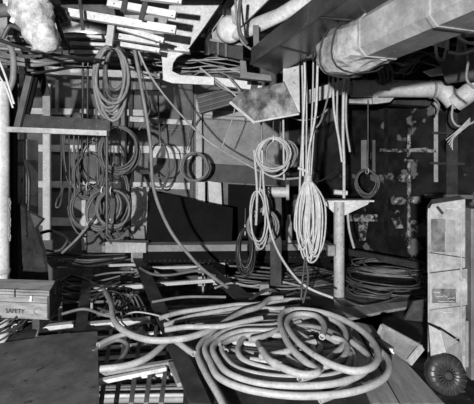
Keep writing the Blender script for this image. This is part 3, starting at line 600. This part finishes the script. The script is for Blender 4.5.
for k, (pp, r_, mt, lab) in enumerate([
    ([(-6, 38, 3.6), (20, 47, 3.6), (45, 53, 3.6), (70, 57, 3.8), (100, 60, 4.1)], .016, hoseK, 'black cable sagging under the white wrapped pipe end'),
    ([(57, 20, 3.7), (63, 38, 3.7), (70, 48, 3.8)], .02, hoseK, 'short black cable hanging right of the white wrapped pipe end'),
    ([(3, 38, 3.8), (10, 26, 3.8), (22, 30, 3.8), (36, 35, 3.8)], .02, hoseD, 'dark cable looping behind the white wrapped pipe end')]):
    thing('overhead_cable', lab, 'cable', (M().tube(spline([W(*q) for q in pp], 6), r_, 8), mt))
# left hanging leads
for pp, r_, mt, lab in [([(2, 30, 3.95), (8, 42, 3.95), (13, 55, 3.95), (13, 78, 3.95), (9, 90, 3.95)], .03, hoseM, 'fat grey hose bending down by the dark post'), ([(-2, 58, 3.3), (6, 78, 3.3), (14, 104, 3.3)], .009, wireW, 'thin white lead slanting across the white column top'), ([(-2, 74, 3.3), (6, 88, 3.3), (13, 108, 3.3)], .008, wireW, 'second thin white lead crossing the column lower down'),
                        ([(25, 160, 5.05), (29, 180, 5.0), (28, 215, 5.0)], .022, hoseK, 'black hose hanging beside the narrow locker')]:
    thing('hanging_hose', lab, 'hose', (M().tube(spline([W(*q) for q in pp], 8), r_, 8), mt))

# right overhead pipes
Yp = 5.4; r = .11
m = M().tube([W(352, 88.5, Yp), W(432, 89, Yp)], .115, 20); b1 = M().tube([W(345, 88, Yp), W(352, 88, Yp)], .09, 16)
el = M().tube(spline([W(431, 89, Yp), W(441, 90, Yp), W(449, 96, Yp - .03), W(455, 103, Yp - .06)], 6), .12, 20); el2 = M().tube(spline([W(455, 103, Yp - .1), W(466, 95, Yp - .2), W(485, 80, Yp - .35)], 6), .125, 20)
bd = M().tube([W(454, 92, Yp), W(457, 106, Yp - .12)], .06, 14); ring = M().tube([W(431, 89, Yp), W(433, 89, Yp)], .13, 20)
thing('lagged_pipe', 'thick white lagged pipe with an elbow along the upper right', 'pipe', [('straight_run', m, white), ('elbow', el, white), ('right_run', el2, white), ('ring', ring, panelg), ('joint', bd, chalk), ('reducer', b1, offw)])
m = M().hexa([W(308, 104, 5.1), W(350, 92, 5.0), W(350, 92, 5.3), W(308, 104, 5.4), W(308, 90, 5.1), W(350, 78, 5.0), W(350, 78, 5.3), W(308, 90, 5.4)])
thing('white_duct', 'short white square duct behind the hanging cables', 'duct', (m, offw), bev=.006)
thing('pale_tray', 'thin pale plate under the thick lagged pipe', 'plate', (M().prism([W(345, 99, 5.5), W(395, 97, 5.5), W(390, 102, 5.5), W(375, 104, 5.5), W(350, 103, 5.5)], (0, .1, 0)), offw), bev=.003)
thing('pipe_hanger', 'small pale hanger clamp under the thick lagged pipe', 'hanger', (M().beam(W(375, 95, 5.3), W(375, 104, 5.3), .07, .04, (0, 1, 0)), offw), bev=.003)
thing('white_lug', 'bright white pointed plate above the thick lagged pipe', 'plate', (M().prism([W(424, 71, 5.2), W(446, 65, 5.2), W(447, 74, 5.2), W(432, 76, 5.2)], (0, .05, 0)), white), bev=.003)
thing('white_flat', 'white wedge shaped flat behind the upper right hose loops', 'plate', (M().prism([W(414, 41, 4.7), W(436, 34, 4.7), W(448, 36, 4.7), W(448, 47, 4.7), W(430, 44, 4.7)], (0, .05, 0)), white), bev=.003)
thing('small_white_tab', 'tiny pale tab among the dark overhead cables at the right', 'tab', (M().prism([W(397, 63, 5.2), W(407, 62, 5.2), W(408, 65, 5.2), W(402, 66, 5.2)], (0, .03, 0)), offw))
thing('dark_tank', 'dark rounded casing above the right pipe elbow', 'tank', (M().tube([W(448, 68, 4.9), W(500, 60, 4.5)], .19, 20), greyp))
m = M().prism([W(395, 97, 6), W(432, 100, 6), W(430, 106, 6), W(392, 104, 6)], (0, .2, 0)); thing('dark_shelf', 'dark shelf beam beneath the thick lagged pipe', 'beam', (m, darks))
for k in range(4):
    x = 374 + k * 4.5; pts = spline([V((W(x - 9, 0, 4.2).x, 4.2, 3.58)), W(x - 9 + k, 45, 4.3), W(x - 3, 58, 4.35), W(x + 5, 72, 4.4), W(x + 8 - k * 2, 84, 4.5), W(x + 2 - k, 80, 4.6)], 6)
    thing('hanging_hose', 'dark hose end hanging beneath the silvery duct', 'hose', (M().tube(pts, .018, 8), hoseD), 'dark hose ends under the silvery duct')
for k in range(9):
    pts = spline([W(380 + rng.uniform(-5, 25), 60 + k * 2.2 + rng.uniform(-5, 5), 5.3), W(405 + rng.uniform(-5, 8), 68 + rng.uniform(-8, 8), 5.2), W(425, 60 + rng.uniform(-8, 8), 5.2), W(455, 50 + k * 3.5, 5.0)], 6)
    thing('overhead_cable', 'dark cable in the tangle above the thick lagged pipe', 'cable', (M().tube(pts, .012, 6), rng.choice([hoseD, hoseK, hoseM])), 'dark tangle above the lagged pipe')
for pp, r_, mt, lab in [([(438, 26, 3.6), (436, 40, 3.6), (437, 56, 3.6), (443, 60, 3.7), (446, 50, 3.7)], .014, hoseL, 'leftmost pale hose loop hanging at the upper right'), ([(448, 24, 3.6), (447, 50, 3.6)], .018, hoseL, 'straight pale hose hanging at the upper right'), ([(452, 22, 3.6), (456, 34, 3.55), (466, 42, 3.5), (480, 44, 3.4)], .013, wireW, 'white cable curving off the right picture edge, upper one'),
                        ([(456, 20, 3.5), (462, 30, 3.5), (470, 34, 3.5), (480, 32, 3.4)], .012, wireW, 'white cable curving off the right picture edge, highest one'), ([(449, 52, 3.6), (462, 54, 3.5), (480, 48, 3.4)], .013, hoseL, 'pale hose running out right under the white cables'),
                        ([(466, 20, 3.5), (464, 40, 3.6), (468, 60, 3.6), (467, 80, 3.6), (480, 92, 3.6)], .012, hoseM, 'grey cable hanging near the right picture edge'), ([(453, 104, 5), (452, 118, 5), (458, 126, 5), (470, 124, 5), (482, 116, 5)], .014, hoseL, 'pale cable loop hanging under the pipe elbow'),
                        ([(434, 98, 5.2), (439, 105, 5.2), (437, 114, 5.2)], .014, hoseM, 'short cable end dangling from the lagged pipe'), ([(458, 60, 4), (463, 20, 3.8)], .03, hoseM, 'thick grey hose behind the upper right loops')]:
    thing('hanging_cable', lab, 'cable', (M().tube(spline([W(*q) for q in pp], 8), r_, 8), mt))
for k in range(5): 
    pts = [W(470, 118 + k * 1.5, 4.6), W(458 - k, 130 + k * 2, 4.6), W(446 + k * 1.6, 140 + k * 2.5, 4.6)]
    thing('wire_end', 'frayed pale wire end in the bunch above the casing', 'wire', (M().tube(spline(pts, 5), .006, 5), wireW), 'frayed wire ends above the casing')
m = M().tube([W(204, 116.5, 7.1), W(262, 120, 7.1)], .04, 10)
thing('wall_pipe', 'pale thin pipe along the top of the light grey panel', 'pipe', (m, offw))

# ---------------------------------------------------------------- hoses
def coil_pts(hx, hy, rx, ry, n, Y, seed, jit=.12, lead=None, tail=None, dy=.05, skew=0):
    """a coil hung from (hx,hy): n loops whose tops meet near the hook"""
    r = random.Random(seed); P = []; N = 20
    prev = None
    loops = []
    for i in range(n):
        loops.append((rx * (1 + r.uniform(-jit, jit)), ry * (1 + r.uniform(-jit, jit)), r.uniform(-1, 1) * rx * jit, r.uniform(-1.2, 1.2), Y + r.uniform(-dy, dy), r.uniform(-.06, .06)))
    for i in range(n):
        a = loops[i]; b = loops[(i + 1) % n] if i < n - 1 else a
        for k in range(N):
            t = k / N; s = t * t * (3 - 2 * t) if t > .5 else 0; s = max(0, (t - .6) / .4)
            q = [a[j] * (1 - s) + b[j] * s for j in range(6)]
            th = -math.pi / 2 + 2 * math.pi * t; x = q[0] * math.cos(th); y = q[1] * math.sin(th)
            x += q[5] * y + skew * y; P.append(W(hx + q[2] + x, hy + q[1] + q[3] + y, q[4] + .015 * math.sin(th * 2 + i)))
    if lead: P = spline([W(*p) for p in lead] + [P[0]], 6)[:-1] + P
    if tail: P = P + spline([P[-1]] + [W(*p) for p in tail], 6)[1:]
    return P
def hung_coil(label, hx, hy, rx, ry, n, Y, r, mt, seed, tiemat=tape, hook=True, cat='hose', name='coiled_hose', **kw):
    P = coil_pts(hx, hy, rx, ry, n, Y, seed, **kw); parts = [('hose' if cat == 'hose' else 'cable', M().tube(P, r, 7), mt)]
    c = W(hx, hy, Y); s = r * 2 + n * r * .25 + .01
    parts.append(('tie', M().tube([c + V((0, math.cos(t) * (.055 + r), math.sin(t) * (s) - .01)) for t in [2 * math.pi * i / 12 for i in range(12)]], max(.004, r * .4), 6, True), tiemat))
    if hook: parts.append(('hanging_cord', M().tube([c + V((0, 0, s)), c + V((.005, 0, .25))], .005, 5), hoseD))
    return thing(name, label, cat, parts)
hung_coil('big oval coil of thick pale hose hanging at the upper left', 112, 46, 15.5, 34, 7, 4.3, .018, hoseM, 1, jit=.16, dy=.10, tiemat=hoseD)
hung_coil('inner dark loops hung inside the big oval coil of thick hose', 115, 48, 10, 26, 3, 4.42, .02, hoseD, 21, jit=.2, dy=.06)
hung_coil('round coil of dark cable hanging under the big oval coil', 119, 127, 18.5, 22, 9, 5.2, .014, hoseD, 2, jit=.10, dy=.08)
hung_coil('front coil of grey hose hanging low at the left, tied with white tape', 103, 190, 16, 19, 3, 5.3, .018, hoseN, 3, jit=.12, dy=.06, skew=-.2)
hung_coil('front right coil of dull hose overlapping the tape tied coil', 112, 190, 16, 19, 3, 5.22, .018, hoseN, 33, jit=.10, dy=.05)
hung_coil('left coil of dark hose hanging low beside the white upright batten', 88, 186, 18, 24, 6, 5.45, .014, hoseD, 4, jit=.14, dy=.06)
hung_coil('rear coil of dark hose hanging low behind the tied grey coil', 114, 166, 15, 32, 6, 5.65, .016, hoseD, 5, jit=.15, dy=.06)
hung_coil('loose coil of thin dark cable above the tied grey hose coil', 89, 152, 15, 20, 7, 5.6, .012, hoseD, 6, jit=.22, dy=.08)
hung_coil('second loose coil of dark cable left of the cable tangle', 94, 140, 11, 26, 4, 5.75, .01, hoseK, 26, jit=.25, dy=.08)
# round coil of the middle: rounder, seen at an angle
P = []
for i in range(7 * 24):
    t = 2 * math.pi * i / 24; q = i / 24
    P.append(W(195, 167, 6.5) + V((math.cos(t) * (.205 + .02 * math.sin(q * 2.1)), -.10 + q * .028 + .05 * math.cos(t), math.sin(t) * (.225 + .015 * math.cos(q * 3)))))
thing('coiled_hose', 'neat round coil of pale hose hung on the back bulkhead', 'hose', [('hose', M().tube(P, .016, 8), hoseM), ('wall_pin', M().tube([W(195, 154, 6.3), W(195, 153, 7.4)], .015, 8), darks)])
hung_coil('narrow loop of thin dark hose hanging left of the neat round coil', 161, 143, 11, 20, 3, 6.6, .014, hoseD, 8, jit=.2, lead=[(158, 95, 6.6), (159, 120, 6.6)])
hung_coil('round coil of thin pale cable hanging right of centre', 273, 138, 16, 17, 5, 4.3, .010, hoseL, 9, jit=.13, cat='cable', name='cable_coil')
hung_coil('second round loop of grey cable behind the thin pale coil', 280, 139, 14, 15.5, 4, 4.55, .011, hoseM, 10, jit=.15, cat='cable', name='cable_coil')
hung_coil('low coil of grey hose hanging left of the long bright hank', 263, 210, 14, 16, 5, 4.6, .013, hoseM, 11, jit=.16, lead=[(261, 100, 4.6), (262, 160, 4.6)])
hung_coil('tall loops of pale cable hanging in front of the low grey coil', 259, 190, 9, 26, 3, 4.4, .010, hoseL, 12, jit=.22, cat='cable', name='cable_coil', lead=[(263, 150, 4.4), (261, 170, 4.4)])
hung_coil('slim black coil hanging just left of the low grey coil', 245, 229, 7, 20, 9, 4.9, .014, hoseK, 13, jit=.25, dy=.1)
hung_coil('small coil of thin black cable hung on the dark right bulkhead', 367, 170, 11, 13, 7, 5.3, .009, hoseD, 14, jit=.12, cat='cable', name='cable_coil', lead=[(368, 100, 5.4), (368, 140, 5.35)])
# long bright hank
r3 = random.Random(5); P = []
for i in range(15):
    cx = 308 + r3.uniform(-6, 7); w_ = r3.uniform(4, 12); bot = 263 - r3.uniform(0, 22); dY = r3.uniform(-.09, .07)
    lp = [(308, 177 + r3.uniform(-2, 3)), (cx - w_ * .7, 200), (cx - w_, 225), (cx - w_ * .7, bot - 9), (cx, bot), (cx + w_ * .7, bot - 10), (cx + w_, 222), (cx + w_ * .75, 198)]
    P += [W(x, y, 4.15 + dY * math.sin(math.pi * k / 8) + (k > 4) * .03) for k, (x, y) in enumerate(lp)]
P.append(W(308, 177, 4.15)); P = spline(P, 4)
knot = M()
for k in range(4): knot.tube([W(308, 176 + k * 1.6, 4.15) + V((math.cos(t) * .035, math.sin(t) * .045, .004 * math.cos(3 * t))) for t in [2 * math.pi * i / 12 for i in range(12)]], .010, 6, True)
ld = [(W(x0, -2 if x0 > 300 else 60, 4.15), x1) for x0, x1 in ((303, 306), (313, 309), (318, 311))]
lm = M()
for a_, x1 in ld: lm.tube(spline([a_, a_.lerp(W(x1, 176, 4.15), .5) + V((.02, 0, 0)), W(x1, 176, 4.15)], 6), .009, 7)
thing('cable_hank', 'long bright hank of pale cable tied at the top and hanging right of centre', 'cable', [('cable', M().tube(P, .0100, 7), wireW), ('knot', knot, wireW), ('suspension_line', lm, hoseL)])
m = M().tube(spline([W(305, 258, 4.1), W(303, 275, 4.0), W(301, 300, 3.9)], 6), .010, 6); m.tube(spline([W(306, 262, 4.1), W(308, 280, 4.0), W(303, 303, 3.9)], 6), .012, 6)
thing('cable_tail', 'dark doubled cable tail reaching the deck below the bright hank', 'cable', (m, hoseD))
# cables falling behind the tray at left
for k, (x, y0, y1, r_, mt) in enumerate([(61, 134, 186, .010, hoseK), (65, 134, 172, .008, hoseD), (69, 134, 205, .010, hoseK), (74, 134, 196, .011, hoseD), (79, 134, 190, .011, hoseK), (83, 60, 190, .018, hoseK), (88, 62, 200, .016, hoseK), (97, 66, 190, .018, hoseD), (104, 70, 230, .015, hoseK), (107, 132, 235, .017, hoseD)]):
    thing('hanging_cable', 'dark cable falling straight behind the shelf channel at the left', 'cable', (M().tube(spline([W(x, y0 - (6 if y0 > 130 else 0), 4.86 if y0 > 130 else 5.7), W(x + rng.uniform(-1, 1), (y0 + y1) / 2, 4.9 if y0 > 130 else 5.7), W(x + rng.uniform(-2, 2), y1, 4.9 if y0 > 130 else 5.7)], 5), r_, 7), mt), 'straight dark cables at the left')
pieces = [  # pixel path with depth, radius, material, label
 ('hanging_hose', [(134, 47, 4.5), (141, 85, 4.5), (150, 140, 4.6), (154, 190, 4.7), (170, 230, 4.8), (190, 256, 4.8), (205, 271, 4.8), (228, 288, 4.6)], .021, hoseM, 'long thick hose falling from the thick coil across the black sheet to the deck', 'hose'),
 ('taut_cable', [(136, 45, 4.5), (150, 75, 4.7), (175, 108, 5), (208, 141, 5.3), (250, 166, 5.0), (276, 178, 4.7), (300, 178, 4.3)], .012, hoseL, 'thin diagonal cable running down from the tray bars to the bright hank', 'cable'),
 ('hanging_cable', [(136, 48, 4.6), (146, 90, 4.9), (150, 110, 4.9), (139, 130, 4.9)], .01, hoseD, 'thin dark cable bowing right of the thick oval coil', 'cable'),
 ('hanging_cable', [(238, 84, 5.08), (238, 92, 5.3), (232, 120, 5.5), (222, 147, 5.6)], .009, hoseL, 'thin pale cable curving down over the light grey panel', 'cable'),
 ('hanging_cable', [(200, 68, 4.9), (218, 82, 4.85), (236, 96, 4.8), (240, 105, 4.8)], .012, hoseL, 'pale cable looping over the white beam, upper strand', 'cable'),
 ('hanging_cable', [(205, 72, 4.9), (222, 88, 4.85), (240, 92, 4.8), (228, 76, 4.8)], .014, hoseM, 'grey cable looping over the white beam, lower strand', 'cable'),
 ('hanging_hose', [(302, 60, 4.2), (303, 120, 4.2), (300, 180, 4.2), (299, 250, 4.1)], .012, hoseL, 'pale vertical cable down the left side of the bright hank', 'cable'),
 ('hanging_hose', [(262, 150, 4.3), (265, 200, 4.3), (275, 245, 4.2), (300, 282, 4.0), (333, 298, 3.9)], .013, hoseL, 'pale cable sweeping from the round coil down to the deck', 'cable'),
 ('hanging_hose', [(254, 150, 4.35), (257, 190, 4.35), (256, 225, 4.35)], .014, hoseL, 'pale cable falling straight from the left side of the round coil', 'cable'),
 ('hanging_cable', [(283, 100, 4.4), (284, 180, 4.4)], .012, hoseL, 'pale cable falling straight right of the round coil', 'cable'),
 ('hanging_cable', [(298, 168, 4.15), (309, 172, 4.15)], .016, wireW, 'short pale cross piece at the top of the bright hank', 'cable'),
 ('hanging_cable', [(305, 178, 4.4), (320, 181, 4.5), (335, 170, 4.7), (342, 160, 4.8)], .009, hoseK, 'thin black cable drooping from the hank to the post cables', 'cable'),
 ('hanging_cable', [(280, 113, 4.8), (300, 120, 4.8), (318, 117, 4.8), (329, 108, 4.8)], .008, hoseL, 'pale cable sagging behind the post cables', 'cable'),
 ('post_cable', [(344, 72, 4.6), (343, 130, 4.7), (344, 165, 4.7), (344, 198, 4.75)], .018, wireW, 'bright cable falling to the top of the steel post', 'cable'),
 ('post_cable', [(333, 78, 4.6), (334, 110, 4.6), (339, 140, 4.6), (342, 162, 4.6)], .014, wireW, 'bright cable end left of the post cable', 'cable'),
 ('post_cable', [(338, 76, 4.5), (337, 120, 4.6), (341, 150, 4.6)], .012, hoseL, 'middle pale cable end in the bunch above the steel post', 'cable'),
 ('post_cable', [(347, 74, 4.7), (346, 120, 4.8), (350, 152, 4.8)], .013, hoseL, 'pale cable end right of the post cable', 'cable'),
 ('post_cable', [(328, 70, 4.3), (329, 90, 4.3), (322, 118, 4.2), (316, 128, 4.2)], .010, hoseM, 'grey cable curving from the wrapped duct to the hank lines', 'cable'),
 ('floor_hose', [(347, 200, 4.9), (349, 228, 4.9), (354, 248, 4.9)], .016, hoseL, 'short pale hose hanging behind the steel post', 'hose'),
 ('hanging_cable', [(323, 30, 4.0), (318, 60, 4.0), (316, 110, 4.0), (309, 150, 4.1), (307, 176, 4.13)], .012, wireW, 'right bright line leading down to the bright hank', 'cable'),
 ('hanging_cable', [(303, 30, 4.0), (305, 80, 4.05), (303, 130, 4.1), (303, 176, 4.12)], .012, wireW, 'left bright line leading down to the bright hank', 'cable'),
 ('hanging_cable', [(241, -4, 3.9), (239, 15, 3.9), (240, 32, 3.95), (247, 44, 4.0)], .018, hoseD, 'dark twisted cable hanging over the white chute', 'cable'),
 ('hanging_cable', [(235, -4, 4.0), (237, 20, 4.0), (241, 40, 4.1), (252, 50, 4.1)], .012, hoseM, 'grey cable beside the dark twisted one over the chute', 'cable'),
 ('hanging_cable', [(200, 118, 7.1), (192, 130, 7.1), (186, 150, 7.1)], .01, hoseD, 'thin cable above the neat round coil', 'cable'),
 ('conduit', [(120, 128, 7.42), (180, 130, 7.42), (189, 136, 7.42), (190, 156, 7.42)], .016, panelg, 'thin conduit bending down to the neat round coil', 'conduit'),
 ('conduit', [(192, 84, 7.42), (193, 200, 7.42)], .025, greyp, 'grey vertical conduit behind the neat round coil', 'conduit'),
 ('conduit', [(245, 166, 7.42), (245, 235, 7.42)], .015, deckp, 'thin vertical conduit right of the black sheet', 'conduit'),
 ('conduit', [(275, 118, 7.42), (275, 230, 7.42)], .02, greyp, 'vertical conduit behind the round pale coil', 'conduit'),
 ('hanging_cable', [(63, 126, 4.86), (62, 186, 5.0), (57, 200, 5.1), (56, 207, 5.1), (60, 205, 5.1), (63, 188, 5.0)], .011, hoseD, 'short dark hanging loop left of the low coils', 'cable'),
 ('hanging_cable', [(66, 176, 5.5), (72, 190, 5.5), (82, 200, 5.5)], .012, hoseK, 'black cable crossing to the low left coil', 'cable'),
 ('hanging_cable', [(120, 235, 5.3), (112, 226, 5.3), (105, 235, 5.3), (112, 244, 5.3)], .014, hoseK, 'small black loop under the tied grey coil', 'cable'),
 ('hanging_hose', [(70, 250, 5.2), (82, 236, 5.2), (92, 222, 5.3), (98, 214, 5.3)], .022, hoseK, 'black hose rising from the deck to the low coils', 'hose'),
 ('hanging_hose', [(62, 253, 5.1), (76, 240, 5.1), (88, 226, 5.2)], .018, hoseM, 'grey hose rising from the deck beside the black one', 'hose'),
 ('deck_hose', [(36, 235, 5.6), (50, 231, 5.6), (64, 236, 5.5), (72, 247, 5.4)], .022, hoseK, 'black hose arching up beneath the white upright batten', 'hose'),
 ('deck_hose', [(30, 243, 5.4), (45, 250, 5.4), (60, 250, 5.4), (68, 240, 5.4)], .018, hoseD, 'dark hose sagging under the black arched hose', 'hose')]
for nm, pp, r_, mt, lab, cat in pieces:
    thing(nm, lab, cat, (M().tube(spline([W(*q) for q in pp], 10), r_, 8), mt))

# floor hoses, authored on the deck plane
def FH(label, pts, z, r=.024, mt=hoseL, name='air_hose', group=None, cat='hose', hollow=True, couple=None):
    P = spline([G(p[0], p[1], p[2] if len(p) > 2 else z) for p in pts], 9)
    m = M().tube(P, r, 10, hollow=hollow)
    if couple:
        k = int(len(P) * couple); mm = M().tube(P[k:k + 3], r * 1.22, 12)
        return thing(name, label, cat, [('hose', m, mt), ('coupling', mm, offw)], group)
    return thing(name, label, cat, (m, mt), group)
FH('big tilted loop of pale hose on top of the pile', [(262, 350), (272, 362), (300, 374), (318, 372), (306, 362), (292, 349), (284, 335), (280, 322), (284, 312), (300, 309.5), (325, 313), (350, 323), (369, 337), (378, 353), (373, 366), (356, 371), (335, 366), (312, 354), (296, 340), (287, 326), (290, 317), (300, 314), (316, 316), (324, 325), (322, 337)], .20, .026, couple=.05)
FH('pale hose looping round inside the big tilted loop', [(250, 340), (270, 334), (290, 322), (316, 315), (335, 321), (345, 331), (344, 345), (331, 357), (318, 372), (300, 385)], .14)
FH('pale hose bending down at the right side of the pile', [(298, 322), (322, 330), (341, 341), (352, 352), (355, 368), (345, 388), (320, 400)], .10)
FH('long pale hose snaking from the grating across to the pile top', [(104, 290, .0), (111, 303), (114, 320), (126, 332), (150, 340), (180, 339), (200, 334), (220, 325), (240, 313), (256, 308), (262, 305), (270, 299), (283, 298)], .12, .028)
FH('pale hose with a dark open end pointing right at the pile', [(165, 330), (186, 327), (205, 327), (225, 326), (243, 322), (262, 318)], .15)
FH('pale hose along the back edge of the pile', [(160, 318), (182, 312), (212, 308), (235, 305), (258, 304), (285, 300), (305, 300)], .08, .024)
FH('pale hose just in front of the back edge hose', [(165, 325), (190, 317), (220, 311), (250, 307), (275, 309), (300, 306)], .06, .024)
FH('outermost pale hose of the nested bends at the left of the pile', [(300, 318), (275, 325), (237, 328), (214, 337), (205, 348), (210, 362), (220, 378), (250, 390), (300, 396), (352, 392), (384, 378), (388, 360), (372, 344)], .12)
FH('middle pale hose of the nested bends at the left of the pile', [(300, 322), (275, 330), (243, 331), (222, 338), (213, 348), (218, 361), (230, 374), (262, 384), (310, 386), (345, 381), (366, 370), (368, 356), (352, 342)], .14)
FH('innermost pale hose of the nested bends at the left of the pile', [(310, 332), (280, 335), (250, 335), (230, 340), (222, 348), (226, 359), (240, 370), (275, 377), (325, 377), (346, 368), (350, 354)], .12)
FH('pale hose at the left foot of the pile by the deck beam', [(230, 330), (210, 335), (200, 345), (198, 356), (206, 374), (222, 402), (236, 440)], .07)
FH('short pale hose with an open end beside the middle deck beam', [(168, 336), (180, 344), (188, 350), (194, 354)], .08)
for k in range(13):
    y = 335 + k * 3.4
    FH('pale hose run lying side by side in the middle of the pile', [(216 + k * 1.5, y - 1), (240, y + 1 + rng.uniform(-1.5, 1.5)), (275, y + 5 + rng.uniform(-1.5, 1.5)), (302, y + 9), (330, y + 11 + rng.uniform(-3, 3)), (346, y + 4)], .05 + .012 * (k % 3), .026, group='parallel runs in the middle of the pile', mt=rng.choice([hoseL, hoseL, hoseM]))
for k in range(10):
    y = 309 + k * 3.6
    FH('pale hose run lying under the rear of the pile', [(178 + k * 6, y + 4), (215, y + 2), (255, y - 1), (300, y + 2), (330 + k * 3, y + 12)], .03, .025, group='runs under the rear of the pile', mt=rng.choice([hoseL, hoseM]))
FH('pale hose curling at the right rear of the pile', [(283, 330), (296, 333), (308, 340), (314, 352), (312, 366), (300, 380)], .16)
FH('pale hose end poking up in the middle of the pile', [(260, 357), (285, 352), (302, 345), (315, 342)], .18)
FH('pale hose sweeping across the front of the grating gap', [(100, 369), (125, 366), (145, 359), (160, 348), (172, 336)], .06, .026)
FH('pale hose branching left over the grating to the foreground plate', [(98, 345), (110, 339), (126, 334), (145, 332)], .05, .022)
FH('grey hose curving over the grating behind the pale one', [(93, 352), (104, 345), (118, 340), (128, 346), (120, 360), (104, 372)], .02, .018, hoseM)
FH('thin pale cable curled on the grating by the long snaking hose', [(132, 330), (122, 322), (124, 316), (138, 312), (165, 318), (176, 330)], .06, .008, wireW, 'thin_cable', cat='cable')
for k in range(6):
    x = 112 + k * 4
    FH('dark thin hose bundled down into the gap between the deck beams', [(x - 18, 318 - k, -.1), (x - 8, 309, -.05), (x, 297, .02), (x + 6, 296, .02), (x + 9 + k, 312, -.08), (x + 12 + k, 330, -.2)], 0, .011, rng.choice([hoseD, hoseM, hoseK]), 'dark_hose', 'thin dark hoses in the gap')
for k in range(5):
    FH('thin hose sagging across the opening behind the crate', [(62, 300 - k * 5, -.05), (78, 302 - k * 4, -.02), (100, 297 - k * 4, 0), (120, 288 - k * 3, .02)], 0, .012, rng.choice([hoseD, hoseM, hoseK]), 'dark_hose', 'thin hoses behind the crate')
for k in range(6):
    y = 258 + k * 1.7
    FH('dark hose lying along the deck behind the crate', [(40 + k * 6, y - 2), (65, y - 3 + rng.uniform(-2, 2)), (90, y + rng.uniform(-3, 2)), (125, y - 4 - k * .5)], .05, .016, rng.choice([hoseD, hoseK, hoseM]), 'dark_hose', 'dark hoses behind the crate')
FH('grey hose bowing along the deck in front of the curb beam', [(140, 268), (152, 274), (170, 275), (198, 271), (215, 276)], .05, .018, hoseM)
for k, (cx, cy, rx, ry, z) in enumerate([(276, 352, 66, 27, .09), (290, 350, 54, 20, .11), (268, 346, 50, 17, .12), (300, 345, 42, 22, .13), (318, 352, 30, 17, .15)]):
    FH(['widest oval turn of pale hose low in the pile', 'second oval turn of pale hose in the pile', 'oval turn of pale hose at the back left of the pile', 'oval turn of grey hose right of the pile middle', 'small oval turn of pale hose at the right of the pile'][k],
       [(cx + rx * math.cos(t) * (1 + .05 * math.sin(t * 3 + k)), cy + ry * math.sin(t) + 3 * math.sin(t + k)) for t in [k * 1.3 + 5.6 * i / 14 for i in range(15)]], z, .024, hoseM if k == 3 else hoseL)
mids = [([(92, 300), (104, 292), (118, 293), (124, 304), (112, 312), (98, 308)], 'dark hose ring lying left of the long snaking hose start', hoseD, .012), ([(152, 302), (185, 297), (226, 297)], 'dull hose lying across the opening right of the middle deck beam', hoseM, .016),
        ([(88, 277), (110, 273), (134, 272)], 'dull hose between the two dark deck beams towards the back', hoseM, .014), ([(60, 282), (72, 276), (86, 280), (100, 286), (112, 283)], 'black hose winding out from behind the crate', hoseK, .02),
        ([(215, 288), (232, 283), (252, 286), (275, 281), (300, 286)], 'pale dusty hose wandering behind the hose pile', hoseL, .013), ([(250, 300), (262, 292), (272, 290), (284, 296), (296, 292)], 'dark hose looping over the back edge of the pile', hoseD, .02),
        ([(62, 314), (84, 309), (104, 315), (122, 318)], 'dull hose crossing the first deck beam by the crate', hoseM, .015), ([(345, 300), (362, 306), (385, 302), (404, 296), (425, 298)], 'dull hose lying on the worn plate right of the post', hoseD, .014)]
for pts, lab, mt, r_ in mids: FH(lab, pts, .05, r_, mt, 'deck_hose')
# flat coils on the deck
def flat_coil(label, cx, cy, rx, ry, n, z, r, mt, seed, group=None):
    rr = random.Random(seed); c = G(cx, cy, z); X = rx / F * c.y; Yr = abs(G(cx, cy - ry, z).y - G(cx, cy + ry, z).y) / 2; P = []
    for i in range(n * 22):
        t = 2 * math.pi * i / 22; q = i / 22; k = 1 - .10 * math.sin(q * 2.7 + seed) - .12 * (q / n)
        P.append(c + V((math.cos(t) * X * k + .05 * math.sin(q * 1.9 + seed), math.sin(t) * Yr * k + .06 * math.cos(q * 2.3), .012 * q + .012 * math.sin(t * 3 + q))))
    thing('deck_coil', label, 'hose', [('hose', M().tube(P, r, 7), mt), ('tie', M().tube([P[0] + V((math.cos(t) * .05, 0, math.sin(t) * .03)) for t in [2 * math.pi * i / 10 for i in range(10)]], .006, 5, True), tape)], group)
flat_coil('wide flat coil of dull cable on the deck right of the steel post', 383, 282, 42, 13, 8, .03, .010, hoseD, 1)
flat_coil('flat coil of cable on the deck behind the wide dull coil', 390, 269, 36, 8, 7, .03, .011, hoseM, 2)
flat_coil('small dark flat coil on the deck just right of the steel post foot', 372, 291, 19, 7, 3, .06, .013, hoseD, 3)
flat_coil('flat coil of dull hose on the deck between the hank and the steel post', 312, 277, 26, 8, 4, .02, .015, hoseD, 4)
flat_coil('flat coil of thin wire lying in front of the crate at the left edge', 2, 330, 15, 14, 7, .05, .009, hoseD, 5)
for k in range(7):
    y = 266 + k * 3.2
    FH('dull hose stretched along the deck behind the hose pile', [(235 + rng.uniform(-10, 10), y), (262, y + 2 + rng.uniform(-2, 2)), (290, y + 4), (325, y + rng.uniform(-3, 3))], .03, .014, rng.choice([hoseM, hoseD, deckp]), 'deck_hose', 'dull hoses behind the pile')
